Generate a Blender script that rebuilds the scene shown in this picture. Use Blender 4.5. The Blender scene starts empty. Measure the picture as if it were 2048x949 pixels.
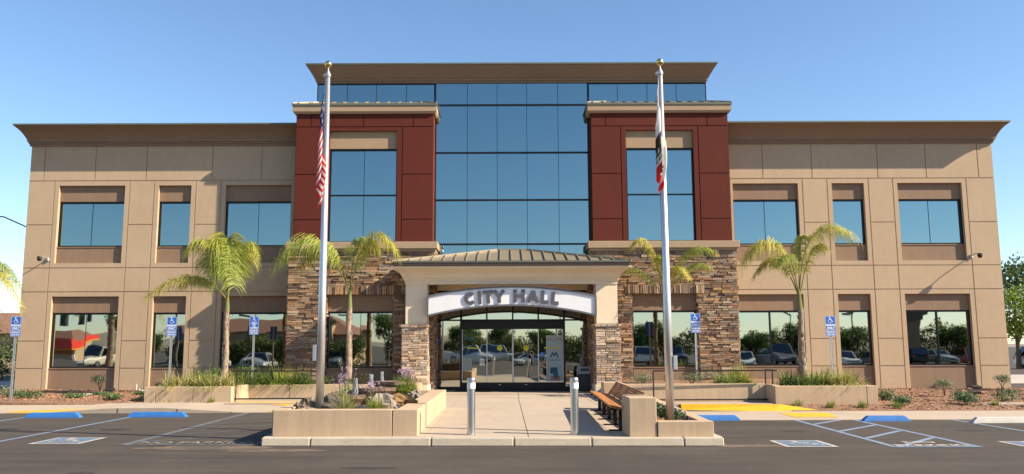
import bpy, math, random
from mathutils import Vector, Matrix, noise
random.seed(7)
R = math.radians
D = bpy.data
col = bpy.context.scene.collection
scene = bpy.context.scene

# ------------------------------------------------------------ camera
cam_d = D.cameras.new('camera'); cam = D.objects.new('camera', cam_d); col.objects.link(cam)
cam_d.sensor_width = 36; cam_d.lens = 1655/2048*36; cam_d.shift_x = 14.9/2048
cam_d.clip_start = .1; cam_d.clip_end = 12000
def _cam():
    y, p, r = R(-0.0228), R(7.6589), R(-0.1911)
    f = Vector((math.sin(y)*math.cos(p), math.cos(y)*math.cos(p), math.sin(p)))
    rt = Vector((math.cos(y), -math.sin(y), 0)); up = rt.cross(f)
    c, s = math.cos(r), math.sin(r)
    a = c*rt+s*up; b = -s*rt+c*up
    m = Matrix((a, b, -f)).transposed().to_4x4(); m.translation = (0, 0, 1.75)
    return m
cam.matrix_world = _cam()
scene.camera = cam
scene.render.resolution_x = 1024; scene.render.resolution_y = 474

# ------------------------------------------------------------ sky, sun, exposure
sun_dir = Vector((1.40, -.45, 1.0)).normalized()
elev = math.asin(sun_dir.z); azim = math.atan2(sun_dir.x, sun_dir.y)
w = D.worlds.new('World'); scene.world = w; w.use_nodes = True
nt = w.node_tree; nt.nodes.clear()
sky = nt.nodes.new('ShaderNodeTexSky'); sky.sky_type = 'NISHITA'; sky.sun_disc = False
sky.sun_elevation = elev; sky.sun_rotation = azim
sky.air_density = 1.0; sky.dust_density = .35; sky.ozone_density = 2.4; sky.altitude = 300
bg = nt.nodes.new('ShaderNodeBackground'); bg.inputs[1].default_value = .092
wo = nt.nodes.new('ShaderNodeOutputWorld')
hs_ = nt.nodes.new('ShaderNodeHueSaturation'); hs_.inputs['Saturation'].default_value = 1.07
nt.links.new(sky.outputs[0], hs_.inputs['Color']); nt.links.new(hs_.outputs[0], bg.inputs[0]); nt.links.new(bg.outputs[0], wo.inputs[0])
sl = D.lights.new('sun', 'SUN'); sl.energy = 5.0; sl.angle = R(.5); sl.color = (1, .86, .66)
so = D.objects.new('sun', sl); col.objects.link(so)
so.rotation_euler = sun_dir.to_track_quat('Z', 'Y').to_euler(); so.location = (30, -10, 30)
scene.view_settings.view_transform = 'Standard'; scene.view_settings.look = 'None'
scene.view_settings.exposure = 1.18; scene.view_settings.gamma = 1

# ------------------------------------------------------------ materials
MATS = {}
def mat(name, c, rough=.8, metal=0, var=None, bump=None, attr=False, streak=0, spec=.5, trans=0, c2=None, dirt=None):
    """var=(scale, amount) albedo mottling; bump=(scale, distance); streak = vertical weather streaks"""
    if name in MATS: return MATS[name]
    m = D.materials.new(name); m.use_nodes = True; MATS[name] = m
    t = m.node_tree; N = t.nodes; L = t.links
    b = N['Principled BSDF']; b.inputs['Roughness'].default_value = rough; b.inputs['Metallic'].default_value = metal
    b.inputs['Specular IOR Level'].default_value = spec
    geo = N.new('ShaderNodeNewGeometry')
    if attr:
        a = N.new('ShaderNodeAttribute'); a.attribute_name = 'Col'; src = a.outputs['Color']
    else:
        a = N.new('ShaderNodeRGB'); a.outputs[0].default_value = (*c, 1); src = a.outputs[0]
    def mix(fac, A, B, mode='MIX'):
        x = N.new('ShaderNodeMix'); x.data_type = 'RGBA'; x.blend_type = mode
        for sock, v in ((x.inputs[0], fac), (x.inputs[6], A), (x.inputs[7], B)):
            if hasattr(v, 'is_output'): L.new(v, sock)
            else: sock.default_value = v
        return x.outputs[2]
    def noi(scale, detail=4, mapping=None, rgh=.6):
        n = N.new('ShaderNodeTexNoise'); n.inputs['Scale'].default_value = scale; n.inputs['Detail'].default_value = detail
        n.inputs['Roughness'].default_value = rgh
        if mapping:
            mp = N.new('ShaderNodeMapping'); mp.inputs['Scale'].default_value = mapping
            L.new(geo.outputs['Position'], mp.inputs[0]); L.new(mp.outputs[0], n.inputs[0])
        else: L.new(geo.outputs['Position'], n.inputs[0])
        return n.outputs[0]
    def ramp(s, lo, hi, a0, a1):
        r = N.new('ShaderNodeMapRange'); L.new(s, r.inputs[0])
        r.inputs[1].default_value = lo; r.inputs[2].default_value = hi; r.inputs[3].default_value = a0; r.inputs[4].default_value = a1
        return r.outputs[0]
    if var:
        f = ramp(noi(var[0]), .3, .7, 0, 1)
        lo = tuple(1-var[1] for _ in range(3)); hi = tuple(1+var[1] for _ in range(3))
        src = mix(1.0, src, mix(f, (*lo, 1), (*hi, 1)), 'MULTIPLY')
        f = ramp(noi(var[0]*9, 3), .3, .7, 1-var[1]*.6, 1+var[1]*.6)
        cc = N.new('ShaderNodeCombineColor'); [L.new(f, cc.inputs[i]) for i in range(3)]
        src = mix(1.0, src, cc.outputs[0], 'MULTIPLY')
    if c2: src = mix(ramp(noi(c2[1], 5), .42, .62, 0, 1), src, (*c2[0], 1))
    if streak:
        f = ramp(noi(1, 3, (9, 9, .5)), .35, .75, 1+streak*.5, 1-streak)
        cc = N.new('ShaderNodeCombineColor'); [L.new(f, cc.inputs[i]) for i in range(3)]
        src = mix(1.0, src, cc.outputs[0], 'MULTIPLY')
    if name == 'asphalt':
        f = ramp(noi(1, 6, (.25, 2.2, 1), .7), .3, .72, .72, 1.42)
        f2 = ramp(noi(34, 4, None, .8), .3, .7, .80, 1.22)
        for ff in (f, f2):
            cc = N.new('ShaderNodeCombineColor'); [L.new(ff, cc.inputs[i]) for i in range(3)]
            src = mix(1.0, src, cc.outputs[0], 'MULTIPLY')
    if dirt: src = mix(ramp(noi(dirt[1], 6, None, .7), dirt[2], dirt[2]+.12, 0, dirt[3]), src, (*dirt[0], 1))
    L.new(src, b.inputs['Base Color'])
    if bump:
        bp = N.new('ShaderNodeBump'); bp.inputs['Distance'].default_value = bump[1]; bp.inputs['Strength'].default_value = 1
        L.new(noi(bump[0], 5), bp.inputs['Height']); L.new(bp.outputs[0], b.inputs['Normal'])
    if trans:
        tr = N.new('ShaderNodeBsdfTranslucent'); L.new(src, tr.inputs[0])
        ms = N.new('ShaderNodeMixShader'); ms.inputs[0].default_value = trans
        L.new(b.outputs[0], ms.inputs[1]); L.new(tr.outputs[0], ms.inputs[2])
        L.new(ms.outputs[0], N['Material Output'].inputs[0])
    return m
BEIGE = mat('beige_stucco', (.43, .315, .205), .9, var=(.5, .05), bump=(60, .004), streak=.025)
CREAM = mat('cream_stucco', (.70, .58, .42), .9, var=(.7, .04), bump=(60, .003))
BROWN = mat('brown_panel', (.235, .150, .095), .85, var=(.9, .06), bump=(50, .002), streak=.06)
TAUPE = mat('taupe_cornice', (.235, .158, .103), .85, var=(.7, .05), bump=(40, .002), streak=.05)
LEDGE = mat('ledge_stucco', (.34, .24, .155), .85, var=(.7, .05), bump=(40, .003))
RED = mat('oxblood_panel', (.098, .020, .0125), .8, spec=.2, var=(.6, .06), bump=(50, .002), streak=.05)
TANP = mat('tan_panel', (.33, .23, .14), .85, var=(.9, .05), bump=(50, .002))
GREEN = mat('green_metal', (.13, .14, .105), .5, .3, var=(2, .08))
ROOFM = mat('roof_metal', (.245, .205, .14), .45, .25, var=(1.5, .08))
DARKM = mat('dark_bronze', (.035, .03, .026), .4, .6)
GUTTER = mat('gutter_brown', (.10, .062, .045), .5, .2)
BLACK = mat('black_frame', (.012, .012, .014), .35, .5)
STONE = mat('ledge_stone', (.3, .2, .13), .9, attr=True, var=(14, .22), bump=(28, .012))
MORTAR = mat('stone_mortar', (.10, .07, .05), .95)
CONC = mat('walk_concrete', (.37, .30, .23), .9, var=(.6, .07), bump=(45, .003), dirt=((.24, .19, .14), 1.4, .56, .35))
KERB = mat('kerb_concrete', (.40, .345, .27), .9, var=(2.5, .08), bump=(30, .006), dirt=((.25, .2, .15), 3, .6, .5))
PLANT = mat('planter_stucco', (.43, .315, .205), .9, var=(1.2, .06), bump=(60, .004), streak=.10, dirt=((.24, .17, .11), 2.2, .62, .4))
ASPH = mat('asphalt', (.043, .0335, .026), .93, var=(.35, .22), bump=(90, .012), c2=((.056, .044, .034), .3))
BLUEP = mat('blue_line_paint', (.16, .22, .31), .9, var=(6, .12), dirt=((.09, .08, .08), 5, .56, .75))
OLDP = mat('worn_blue_paint', (.10, .115, .135), .9, var=(6, .2), dirt=((.07, .06, .055), 5, .5, .8))
BLUESQ = mat('blue_square_paint', (.09, .15, .23), .9, var=(6, .12), dirt=((.09, .08, .08), 6, .6, .6))
WHITEP = mat('white_line_paint', (.42, .39, .34), .9, var=(6, .1), dirt=((.10, .09, .08), 7, .56, .8))
YELP = mat('yellow_paint', (.62, .34, .012), .85, var=(4, .1), dirt=((.35, .24, .10), 6, .64, .6))
STOPB = mat('blue_stop_paint', (.022, .14, .42), .75, var=(5, .12), dirt=((.25, .32, .40), 9, .64, .7), bump=(40, .004))
STOPW = mat('pale_stop_concrete', (.50, .47, .42), .85, var=(5, .1), bump=(40, .004))
STEEL = mat('brushed_steel', (.55, .54, .53), .32, 1, var=(8, .06))
ALU = mat('pole_aluminium', (.62, .60, .59), .42, .85, var=(3, .05))
GOLD = mat('gold_ball', (.75, .52, .22), .25, 1)
GALV = mat('galvanised_post', (.42, .42, .41), .55, .7, var=(9, .12))
REFL = mat('white_band', (.8, .8, .78), .5)
SIGNB = mat('sign_blue', (.012, .11, .47), .5)
SIGNW = mat('sign_white', (.82, .84, .86), .5)
FACEW = mat('sign_face', (.68, .69, .72), .45, var=(2, .03))
GREYL = mat('letter_grey', (.085, .08, .095), .5, .2)
FRAMEG = mat('sign_frame_grey', (.13, .125, .135), .5, .3)
WOOD = mat('bench_wood', (.36, .145, .045), .6, attr=True, var=(7, .2), bump=(60, .002))
MULCH = mat('bark_mulch', (.19, .10, .055), 1, var=(7, .3), bump=(22, .05), c2=((.28, .16, .095), 12))
CHIP = mat('bark_chip', (.3, .17, .1), 1, attr=True)
SOIL = mat('planter_soil', (.11, .07, .045), 1, var=(8, .3), bump=(20, .04))
ROCK = mat('boulder_rock', (.2, .16, .12), .85, attr=True, var=(5, .3), bump=(12, .03))
SLAB = mat('wet_slab_rock', (.16, .10, .07), .3, attr=True, var=(9, .35), bump=(16, .03))
WATER = mat('water_jet', (.55, .57, .60), .12, trans=.5)
BARK = mat('palm_bark', (.27, .20, .145), .95, attr=True, var=(9, .25), bump=(30, .02))
TBARK = mat('tree_bark', (.13, .09, .06), .95, var=(9, .25), bump=(30, .02))
LEAF = mat('foliage', (.07, .1, .03), .6, attr=True, trans=.35, spec=.3)
PETAL = mat('petals', (.5, .3, .55), .7, attr=True, trans=.3)
RUBBER = mat('rubber', (.02, .02, .02), .8)
PLASTB = mat('black_plastic', (.02, .02, .022), .4)
GREYPL = mat('grey_plastic', (.30, .30, .31), .4)
YSTICK = mat('yellow_sticker', (.75, .72, .02), .5)
STAIN = mat('dirt_stain', (.12, .085, .058), 1, var=(3, .2), dirt=((.055, .045, .037), 1.6, .42, .8))
ROADC = mat('pale_road', (.36, .33, .29), .95, var=(.5, .08))
HILL = mat('hill_ground', (.20, .17, .12), 1, var=(.01, .2))
REDF = mat('red_fascia', (.65, .03, .015), .4)
TILE = mat('clay_tile', (.20, .10, .065), .9, var=(3, .2), bump=(8, .05))
TANW = mat('far_tan_wall', (.42, .29, .18), .9, var=(.5, .06))
SKIN = mat('skin', (.45, .27, .19), .6); HAIR = mat('hair', (.02, .014, .01), .6); DRESS = mat('dark_cloth', (.015, .015, .02), .9)
ORANGE = mat('orange_ribbon', (.75, .2, .03), .6)
STAKE = mat('stake_wood', (.42, .28, .16), .9, var=(6, .1))
PIPEW = mat('white_pipe', (.6, .58, .54), .6)
def glass(name, base, rough=.015, wav=.0012, scale=.55, mixd=0):
    m = D.materials.new(name); m.use_nodes = True; t = m.node_tree; N = t.nodes; L = t.links
    b = N['Principled BSDF']; b.inputs['Metallic'].default_value = 1-mixd; b.inputs['Roughness'].default_value = rough
    b.inputs['Base Color'].default_value = (*base, 1); b.inputs['Specular IOR Level'].default_value = 1
    g = N.new('ShaderNodeNewGeometry'); n = N.new('ShaderNodeTexNoise'); n.inputs['Scale'].default_value = scale; n.inputs['Detail'].default_value = 1
    L.new(g.outputs['Position'], n.inputs[0]); bp = N.new('ShaderNodeBump'); bp.inputs['Distance'].default_value = wav
    bp.inputs['Strength'].default_value = 1
    L.new(n.outputs[0], bp.inputs['Height']); L.new(bp.outputs[0], b.inputs['Normal'])
    return m
GLASS = glass('blue_glass', (.235, .325, .34))
LGLASS = glass('dark_glass', (.42, .45, .42), wav=.004, scale=.9)
DGLASS = glass('door_glass', (.46, .48, .44), wav=.003, scale=.9)
CGLASS = glass('car_glass', (.10, .11, .12), .05)

# ------------------------------------------------------------ mesh helpers
class MB:
    def __init__(s): s.v = []; s.f = []; s.c = []; s.mi = []; s.cur = (1, 1, 1); s.m = 0
    def face(s, pts):
        i = len(s.v); s.v += [tuple(p) for p in pts]; s.f.append(tuple(range(i, i+len(pts)))); s.c.append(s.cur); s.mi.append(s.m)
    def mesh(s, vs, fs):
        i = len(s.v); s.v += [tuple(p) for p in vs]
        for f in fs: s.f.append(tuple(i+k for k in f)); s.c.append(s.cur); s.mi.append(s.m)
    def box(s, x0, x1, y0, y1, z0, z1):
        s.mesh([(x0, y0, z0), (x1, y0, z0), (x1, y1, z0), (x0, y1, z0), (x0, y0, z1), (x1, y0, z1), (x1, y1, z1), (x0, y1, z1)],
               [(0, 1, 5, 4), (1, 2, 6, 5), (2, 3, 7, 6), (3, 0, 4, 7), (4, 5, 6, 7), (0, 3, 2, 1)])
    def hexa(s, P): s.mesh(P, [(0, 1, 5, 4), (1, 2, 6, 5), (2, 3, 7, 6), (3, 0, 4, 7), (4, 5, 6, 7), (0, 3, 2, 1)])
    def obox(s, c, ax, ay, az):
        c, ax, ay, az = map(Vector, (c, ax, ay, az))
        s.hexa([c-ax-ay-az, c+ax-ay-az, c+ax+ay-az, c-ax+ay-az, c-ax-ay+az, c+ax-ay+az, c+ax+ay+az, c-ax+ay+az])
    def bar(s, a, b, w, h=None, up=(0, 0, 1)):
        a, b = Vector(a), Vector(b); d = b-a; h = h or w
        u = Vector(up); 
        if abs(d.normalized().dot(u)) > .98: u = Vector((1, 0, 0))
        x = d.cross(u).normalized(); y = x.cross(d).normalized()
        s.obox((a+b)/2, x*w/2, d/2, y*h/2)
    def tube(s, pts, rad, n=10, cap=True):
        pts = [Vector(p) for p in pts]
        if not hasattr(rad, '__len__'): rad = [rad]*len(pts)
        rings = []; prev = None
        for i, p in enumerate(pts):
            d = (pts[min(i+1, len(pts)-1)]-pts[max(i-1, 0)]).normalized()
            x = Vector((1, 0, 0)) if prev is None else prev
            x = (x-d*x.dot(d))
            if x.length < .1: x = Vector((0, 1, 0)); x = x-d*x.dot(d)
            x.normalize(); prev = x; y = d.cross(x)
            rings.append([p+(x*math.cos(6.28318*k/n)+y*math.sin(6.28318*k/n))*rad[i] for k in range(n)])
        vs = [q for r in rings for q in r]; fs = []
        for i in range(len(pts)-1):
            for k in range(n): a = i*n+k; b = i*n+(k+1) % n; fs.append((a, b, b+n, a+n))
        if cap: fs.append(tuple(range(n))[::-1]); fs.append(tuple(range((len(pts)-1)*n, len(pts)*n)))
        s.mesh(vs, fs)
    def cyl(s, c, r, z0, z1, n=20, r2=None): s.tube([(c[0], c[1], z0), (c[0], c[1], z1)], [r, r if r2 is None else r2], n)
    def ball(s, c, r, n=12, sc=(1, 1, 1), jit=0, seed=0):
        vs = []; fs = []; m = n//2+1
        for i in range(m+1):
            th = math.pi*i/m
            for k in range(n):
                ph = 2*math.pi*k/n
                d = Vector((math.sin(th)*math.cos(ph), math.sin(th)*math.sin(ph), math.cos(th)))
                q = 1+jit*noise.noise(d*1.6+Vector((seed*3.1, seed, 0)))+jit*.5*noise.noise(d*4+Vector((seed, seed*2.3, 0)))
                vs.append((c[0]+d.x*r*sc[0]*q, c[1]+d.y*r*sc[1]*q, c[2]+d.z*r*sc[2]*q))
        for i in range(m):
            for k in range(n): a = i*n+k; b = i*n+(k+1) % n; fs.append((a, a+n, b+n, b))
        s.mesh(vs, fs)
    def prism(s, poly, z0, z1):
        n = len(poly); s.mesh([(x, y, z0) for x, y in poly]+[(x, y, z1) for x, y in poly],
               [tuple(range(n, 2*n)), tuple(range(n))[::-1]]+[(k, (k+1) % n, n+(k+1) % n, n+k) for k in range(n)])
    def build(s, name, mats, parent=None, origin=None, smooth=False, bevel=0):
        me = D.meshes.new(name)
        o = Vector(origin) if origin is not None else Vector((0, 0, 0))
        if parent is not None: o = wl(parent)
        me.from_pydata([(x-o.x, y-o.y, z-o.z) for x, y, z in s.v], [], s.f)
        for m in (mats if isinstance(mats, (list, tuple)) else [mats]): me.materials.append(m)
        me.polygons.foreach_set('material_index', s.mi)
        at = me.color_attributes.new('Col', 'FLOAT_COLOR', 'CORNER')
        buf = []
        for f, c in zip(s.f, s.c): buf += [c[0], c[1], c[2], 1.0]*len(f)
        at.data.foreach_set('color', buf)
        if smooth: me.polygons.foreach_set('use_smooth', [True]*len(s.f))
        me.update()
        ob = D.objects.new(name, me); col.objects.link(ob)
        if parent is not None: ob.parent = parent
        else: ob.location = o
        if bevel:
            b = ob.modifiers.new('bevel', 'BEVEL'); b.width = bevel; b.segments = 2; b.limit_method = 'ANGLE'
        return ob
def wl(o):
    v = Vector(o.location)
    while o.parent is not None: o = o.parent; v += Vector(o.location)
    return v
def tag(o, label, cat=None, group=None, kind=None):
    if label: o['label'] = label
    if cat: o['category'] = cat
    if group: o['group'] = group
    if kind: o['kind'] = kind
    return o
def empty(name, loc, label, cat, group=None):
    o = D.objects.new(name, None); col.objects.link(o); o.location = loc; o.empty_display_size = .2
    return tag(o, label, cat, group)
def copy_tree(o, parent=None):
    c = o.copy(); col.objects.link(c); c.parent = parent
    for ch in list(o.children): copy_tree(ch, c)
    return c
def text_mb(mb, s, size, o, ux=(1, 0, 0), uy=(0, 0, 1), ext=0, off=0, ax='CENTER', sx=1, space=1):
    """adds lettering to mb at o, running along ux, up along uy"""
    cu = D.curves.new('t', 'FONT'); cu.body = s; cu.size = size; cu.align_x = ax; cu.extrude = ext; cu.offset = off
    cu.space_character = space; cu.resolution_u = 4
    ob = D.objects.new('t', cu); col.objects.link(ob)
    dg = bpy.context.evaluated_depsgraph_get(); me = D.meshes.new_from_object(ob.evaluated_get(dg))
    ux, uy, o = Vector(ux), Vector(uy), Vector(o); n = ux.cross(uy)
    mb.mesh([o+ux*v.co.x*sx+uy*v.co.y+n*v.co.z for v in me.vertices], [tuple(p.vertices) for p in me.polygons])
    D.objects.remove(ob); D.meshes.remove(me); D.curves.remove(cu)
def stroke(mb, pts, w, o, ux, uy):
    o, ux, uy = Vector(o), Vector(ux), Vector(uy)
    for (a, b), (c, d) in zip(pts[:-1], pts[1:]):
        l = math.hypot(c-a, d-b) or 1; nx, ny = -(d-b)/l*w/2, (c-a)/l*w/2; ex, ey = (c-a)/l*w*.25, (d-b)/l*w*.25
        mb.face([o+ux*x+uy*y for x, y in ((a-nx-ex, b-ny-ey), (c-nx+ex, d-ny+ey), (c+nx+ex, d+ny+ey), (a+nx-ex, b+ny-ey))])
def isa(mb, o, ux, uy, s):
    """wheelchair symbol in a square of side s centred on o"""
    ux, uy, o = Vector(ux)*s, Vector(uy)*s, Vector(o)
    disc = lambda cx, cy, r: mb.face([o+ux*(cx+r*math.cos(k*.5236))+uy*(cy+r*math.sin(k*.5236)) for k in range(12)])
    disc(-.10, .40, .085)
    stroke(mb, [(-.10, .30), (-.06, -.02), (.18, -.03), (.30, -.30), (.40, -.27)], .085, o, ux, uy)
    stroke(mb, [(-.07, .14), (.16, .14)], .07, o, ux, uy)
    stroke(mb, [(-.05+.27*math.cos(R(a)), -.17+.27*math.sin(R(a))) for a in range(125, 345, 20)], .075, o, ux, uy)

# ------------------------------------------------------------ setting: ground
def struct(o): o['kind'] = 'structure'; return o
g = MB(); g.face([(-4000, -4000, 0), (4000, -4000, 0), (4000, 4000, 0), (-4000, 4000, 0)])
struct(g.build('asphalt_lot', ASPH))

def sheet(x0, x1, y0, y1, zf, nx, ny, skirt=True):
    m = MB(); vs = []; fs = []
    for j in range(ny+1):
        for i in range(nx+1):
            x = x0+(x1-x0)*i/nx; y = y0+(y1-y0)*j/ny; vs.append((x, y, zf(x, y)))
    for j in range(ny):
        for i in range(nx): a = j*(nx+1)+i; fs.append((a, a+1, a+nx+2, a+nx+1))
    m.mesh(vs, fs)
    if skirt:
        for i in range(nx): a, b = vs[i], vs[i+1]; m.face([(a[0], a[1], -.05), (b[0], b[1], -.05), b, a])
    return m
# entrance island: kerb ring in front, concrete slabs behind
k = MB()
segs = [-4.45, -3.55, -1.35, .15, 1.55, 3.2]
for i, a in enumerate(segs):
    b = segs[i+1] if i+1 < len(segs) else 3.92
    y0a = 15.38-(a+4.45)*.028; y0b = 15.38-(b+4.45)*.028
    e = .008
    k.hexa([(a+e, y0a, 0), (b-e, y0b, 0), (b-e, y0b+.2, 0), (a+e, y0a+.2, 0), (a+e, y0a+.03, .15), (b-e, y0b+.03, .15), (b-e, y0b+.2, .15), (a+e, y0a+.2, .15)])
for i in range(5): k.box(3.74, 3.94, 15.36+i*1.55+.004, 15.36+(i+1)*1.55-.004, 0, .15)
for i in range(5): k.box(-4.47, -4.28, 15.60+i*1.55+.004, 15.6+(i+1)*1.55-.004, 0, .15)
struct(k.build('entrance_kerb', KERB, bevel=.02))
wk = MB(); J = .008
ys = [15.42, 16.3, 17.9, 19.8, 21.7, 23.5]
for i in range(len(ys)-1):
    for a, b in ((-4.27, -1.5), (-1.5, .42), (.42, 2.0), (2.0, 3.73)):
        y0 = ys[i]
        if i == 0: y0 = 15.60-(b+4.45)*.028-.003
        wk.box(a+J, b-J, y0+J, ys[i+1]-J, -.02, .148)
for a, b in ((-8.4, -6.2), (-6.2, -4.0), (-4.0, -1.5), (-1.5, .42), (.42, 2.6), (2.6, 5.0), (5.0, 6.6), (6.6, 8.2)):
    for y0, y1 in ((23.5, 25.2), (25.2, 27.6)):
        if a < -6.1 and y0 < 25: continue
        if a > 2 and y0 < 24: b = min(b, 7.7); y0 = 24.12
        wk.box(a+J, b-J, y0+J, y1-J, -.02, .148)
for a, b in ((-3.0, -1.2), (-1.2, .45), (.45, 1.9), (1.9, 3.4)):
    for y0, y1 in ((27.6, 29.3), (29.3, 30.7), (30.7, 32.4)): wk.box(a+J, b-J, y0+J, y1-J, -.02, .15+.02*(y0 > 29))
wk.box(-6.1, 3.6, 23.6, 27.5, -.03, .11); wk.box(3.6, 7.6, 24.2, 27.5, -.03, .11); wk.box(-4.2, 3.7, 15.7, 23.6, -.03, .11); wk.box(-3, 3.4, 27.5, 32.4, -.03, .11)
struct(wk.build('entrance_walkway', CONC))
# left sidewalk with kerb ramp profile
def zl(x, y):
    t = 0
    if -12.9 < x <= -10.9: t = (x+12.9)/2
    elif -10.9 < x <= -9.4: t = 1
    elif -9.4 < x < -7.3: t = (-7.3-x)/2.1
    t = max(t, min(1, (y-24.3)/1.3) if y > 24.3 else 0)
    return .012+.125*t
struct(sheet(-30, -6.0, 23.38, 25.85, zl, 96, 8).build('left_sidewalk', CONC))
struct(sheet(3.95, 24, 20.45, 23.2, lambda x, y: .012+.0*(y > 22), 10, 4).build('right_sidewalk', CONC))
sj = MB()
for x in (-10.75, -9.1, -7.6): sj.box(x-.008, x+.008, 23.37, 23.385, 0, zl(x, 23.4)-.002)
struct(sj.build('kerb_joint', MORTAR))
# yellow ramp flares and tactile pads
yp = MB()
yp.face([(7.25, 21.15, .018), (8.35, 21.15, .018), (8.6, 22.55, .018), (7.3, 22.55, .018)])
yp.face([(-13.9, 23.45, .020), (-11.9, 23.45, .020), (-11.9, 24.15, .075), (-13.9, 24.15, .020)])
yp.face([(-6.6, 23.45, .022), (-5.6, 23.45, .022), (-5.6, 24.2, .022), (-6.6, 24.2, .022)])
struct(yp.build('yellow_tactile_pad', YELP))
yf = MB()
yf.hexa([(5.0, 23.95, 0), (7.35, 23.2, 0), (7.75, 23.8, 0), (5.0, 24.1, 0), (5.0, 24.0, .155), (7.72, 23.74, .155), (7.76, 23.82, .155), (5.0, 24.12, .155)])
yf.mesh([(7.35, 23.2, .012), (8.75, 23.25, .014), (7.76, 23.82, .16), (8.75, 23.35, .014)], [(0, 1, 2), (1, 3, 2)])
yf.mesh([(-5.5, 24.55, .045), (-5.5, 25.5, .160), (-8.3, 25.84, .165), (-8.3, 25.7, .155)], [(0, 1, 2, 3)])
struct(yf.build('yellow_ramp_flare', YELP))
# stall markings
def line(mb, pts, w, z):
    for (a, b), (c, d) in zip(pts[:-1], pts[1:]):
        l = math.hypot(c-a, d-b); nx, ny = -(d-b)/l*w/2, (c-a)/l*w/2
        mb.face([(a-nx, b-ny, z), (c-nx, d-ny, z), (c+nx, d+ny, z), (a+nx, b+ny, z)])
b1 = MB()
line(b1, [(-9.75, 14.9), (-9.78, 22.3)], .10, .004); line(b1, [(-12.5, 14.9), (-12.55, 22.3)], .10, .004)
line(b1, [(-15.3, 14.9), (-15.3, 22.8)], .10, .004)
line(b1, [(7.04, 21.0), (6.88, 14.93)], .11, .004); line(b1, [(8.46, 20.9), (8.35, 14.93)], .11, .004)
line(b1, [(6.85, 14.93), (8.40, 14.93)], .11, .008)
for a, b in (((7.03, 19.3), (8.4, 20.75)), ((6.98, 17.7), (8.35, 19.1)), ((6.95, 16.35), (8.3, 17.8)), ((6.95, 15.0), (8.3, 16.45))): line(b1, [a, b], .12, .006)
line(b1, [(10.8, 20.4), (10.85, 14.9)], .10, .004); line(b1, [(13.4, 20.4), (13.5, 14.9)], .10, .004)
struct(b1.build('blue_stall_line', BLUEP))
b2 = MB()
line(b2, [(-7.12, 23.3), (-7.05, 15.68)], .16, .004); line(b2, [(-7.12, 15.68), (-4.55, 15.60)], .10, .006)
for i in range(6): line(b2, [(-7.08, 16.1+i*1.25), (-4.7, 17.7+i*1.25)], .09, .005)
struct(b2.build('worn_stall_line', OLDP))
def pav(x0, x1, y0, y1):
    c = ((x0+x1)/2, (y0+y1)/2); e = .08
    mb = MB(); mb.m = 0; mb.face([(x0, y0, .006), (x1, y0, .006), (x1, y1, .006), (x0, y1, .006)])
    mb.m = 1; mb.face([(x0+e, y0+e, .010), (x1-e, y0+e, .010), (x1-e, y1-e, .010), (x0+e, y1-e, .010)])
    mb.m = 0; isa(mb, (c[0], c[1], .014), (1, 0, 0), (0, 1, 0), (x1-x0)*.82)
    return struct(mb.build('accessible_pavement_marking', [WHITEP, BLUESQ]))
pav(-8.96, -7.98, 15.86, 16.96); pav(4.98, 5.9, 15.0, 16.02); pav(9.13, 10.1, 14.75, 15.75)
tx = MB()
text_mb(tx, 'NO PARKING', .48, (-5.72, 15.80, .009), (1, 0, 0), (0, 1, 0), off=.008, sx=.80)
struct(tx.build('worn_no_parking_marking', mat('worn_white_paint', (.26, .235, .20), .9, var=(6, .15), dirt=((.06, .05, .04), 5, .48, .9))))
tx = MB()
text_mb(tx, 'NO', .34, (7.62, 15.52, .010), (1, 0, 0), (0, 1, 0), off=.008, sx=1.1)
text_mb(tx, 'PARKING', .34, (7.62, 15.06, .010), (1, 0, 0), (0, 1, 0), off=.008, sx=.92)
struct(tx.build('no_parking_marking', WHITEP))
st = MB()
def blob(mb, cx, cy, rx, ry, z, sd, n=40):
    mb.face([(cx+rx*math.cos(6.283*k/n)*(1+.45*noise.noise(Vector((math.cos(6.283*k/n)*1.3, math.sin(6.283*k/n)*1.3, sd)))),
              cy+ry*math.sin(6.283*k/n)*(1+.45*noise.noise(Vector((math.cos(6.283*k/n)*1.3, math.sin(6.283*k/n)*1.3, sd+9)))), z) for k in range(n)])
blob(st, -5.3, 15.2, 1.25, .30, .003, 1); blob(st, -4.1, 14.75, 1.0, .22, .0025, 5); blob(st, 4.4, 15.2, .8, .2, .003, 8)
for _ in range(60):
    blob(st, random.uniform(-9, 9), random.uniform(10.5, 15), random.uniform(.012, .05), random.uniform(.01, .025), .003, random.random()*50, 8)
struct(st.build('dirt_stain', STAIN))
ol = MB()
for cx_, cy_, rx_, ry_ in ((-8.6, 18.6, .35, .22), (-11.1, 18.9, .28, .2), (6.1, 17.8, .30, .2), (9.8, 17.9, .26, .18), (-2.0, 12.6, .4, .10), (3.4, 11.8, .5, .08), (-6.1, 12.2, .22, .07)): blob(ol, cx_, cy_, rx_, ry_, .0035, cx_)
struct(ol.build('oil_stain', mat('oil_stain', (.022, .018, .015), .75, var=(5, .2), dirt=((.04, .032, .026), 7, .45, .9))))
ck = MB(); random.seed(3)
for x_, y_, l_, dx_ in ((-7.5, 13.4, 9, .35), (1.2, 12.9, 11, -.25), (8.0, 17.0, 6, .8)):
    p_ = (x_, y_)
    for _ in range(l_*3):
        q_ = (p_[0]+random.uniform(.05, .22), p_[1]+dx_*random.uniform(-.10, .16)); line(ck, [p_, q_], random.uniform(.005, .012), .0038); p_ = q_
struct(ck.build('asphalt_crack', mat('crack_dark', (.018, .015, .012), 1)))

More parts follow.
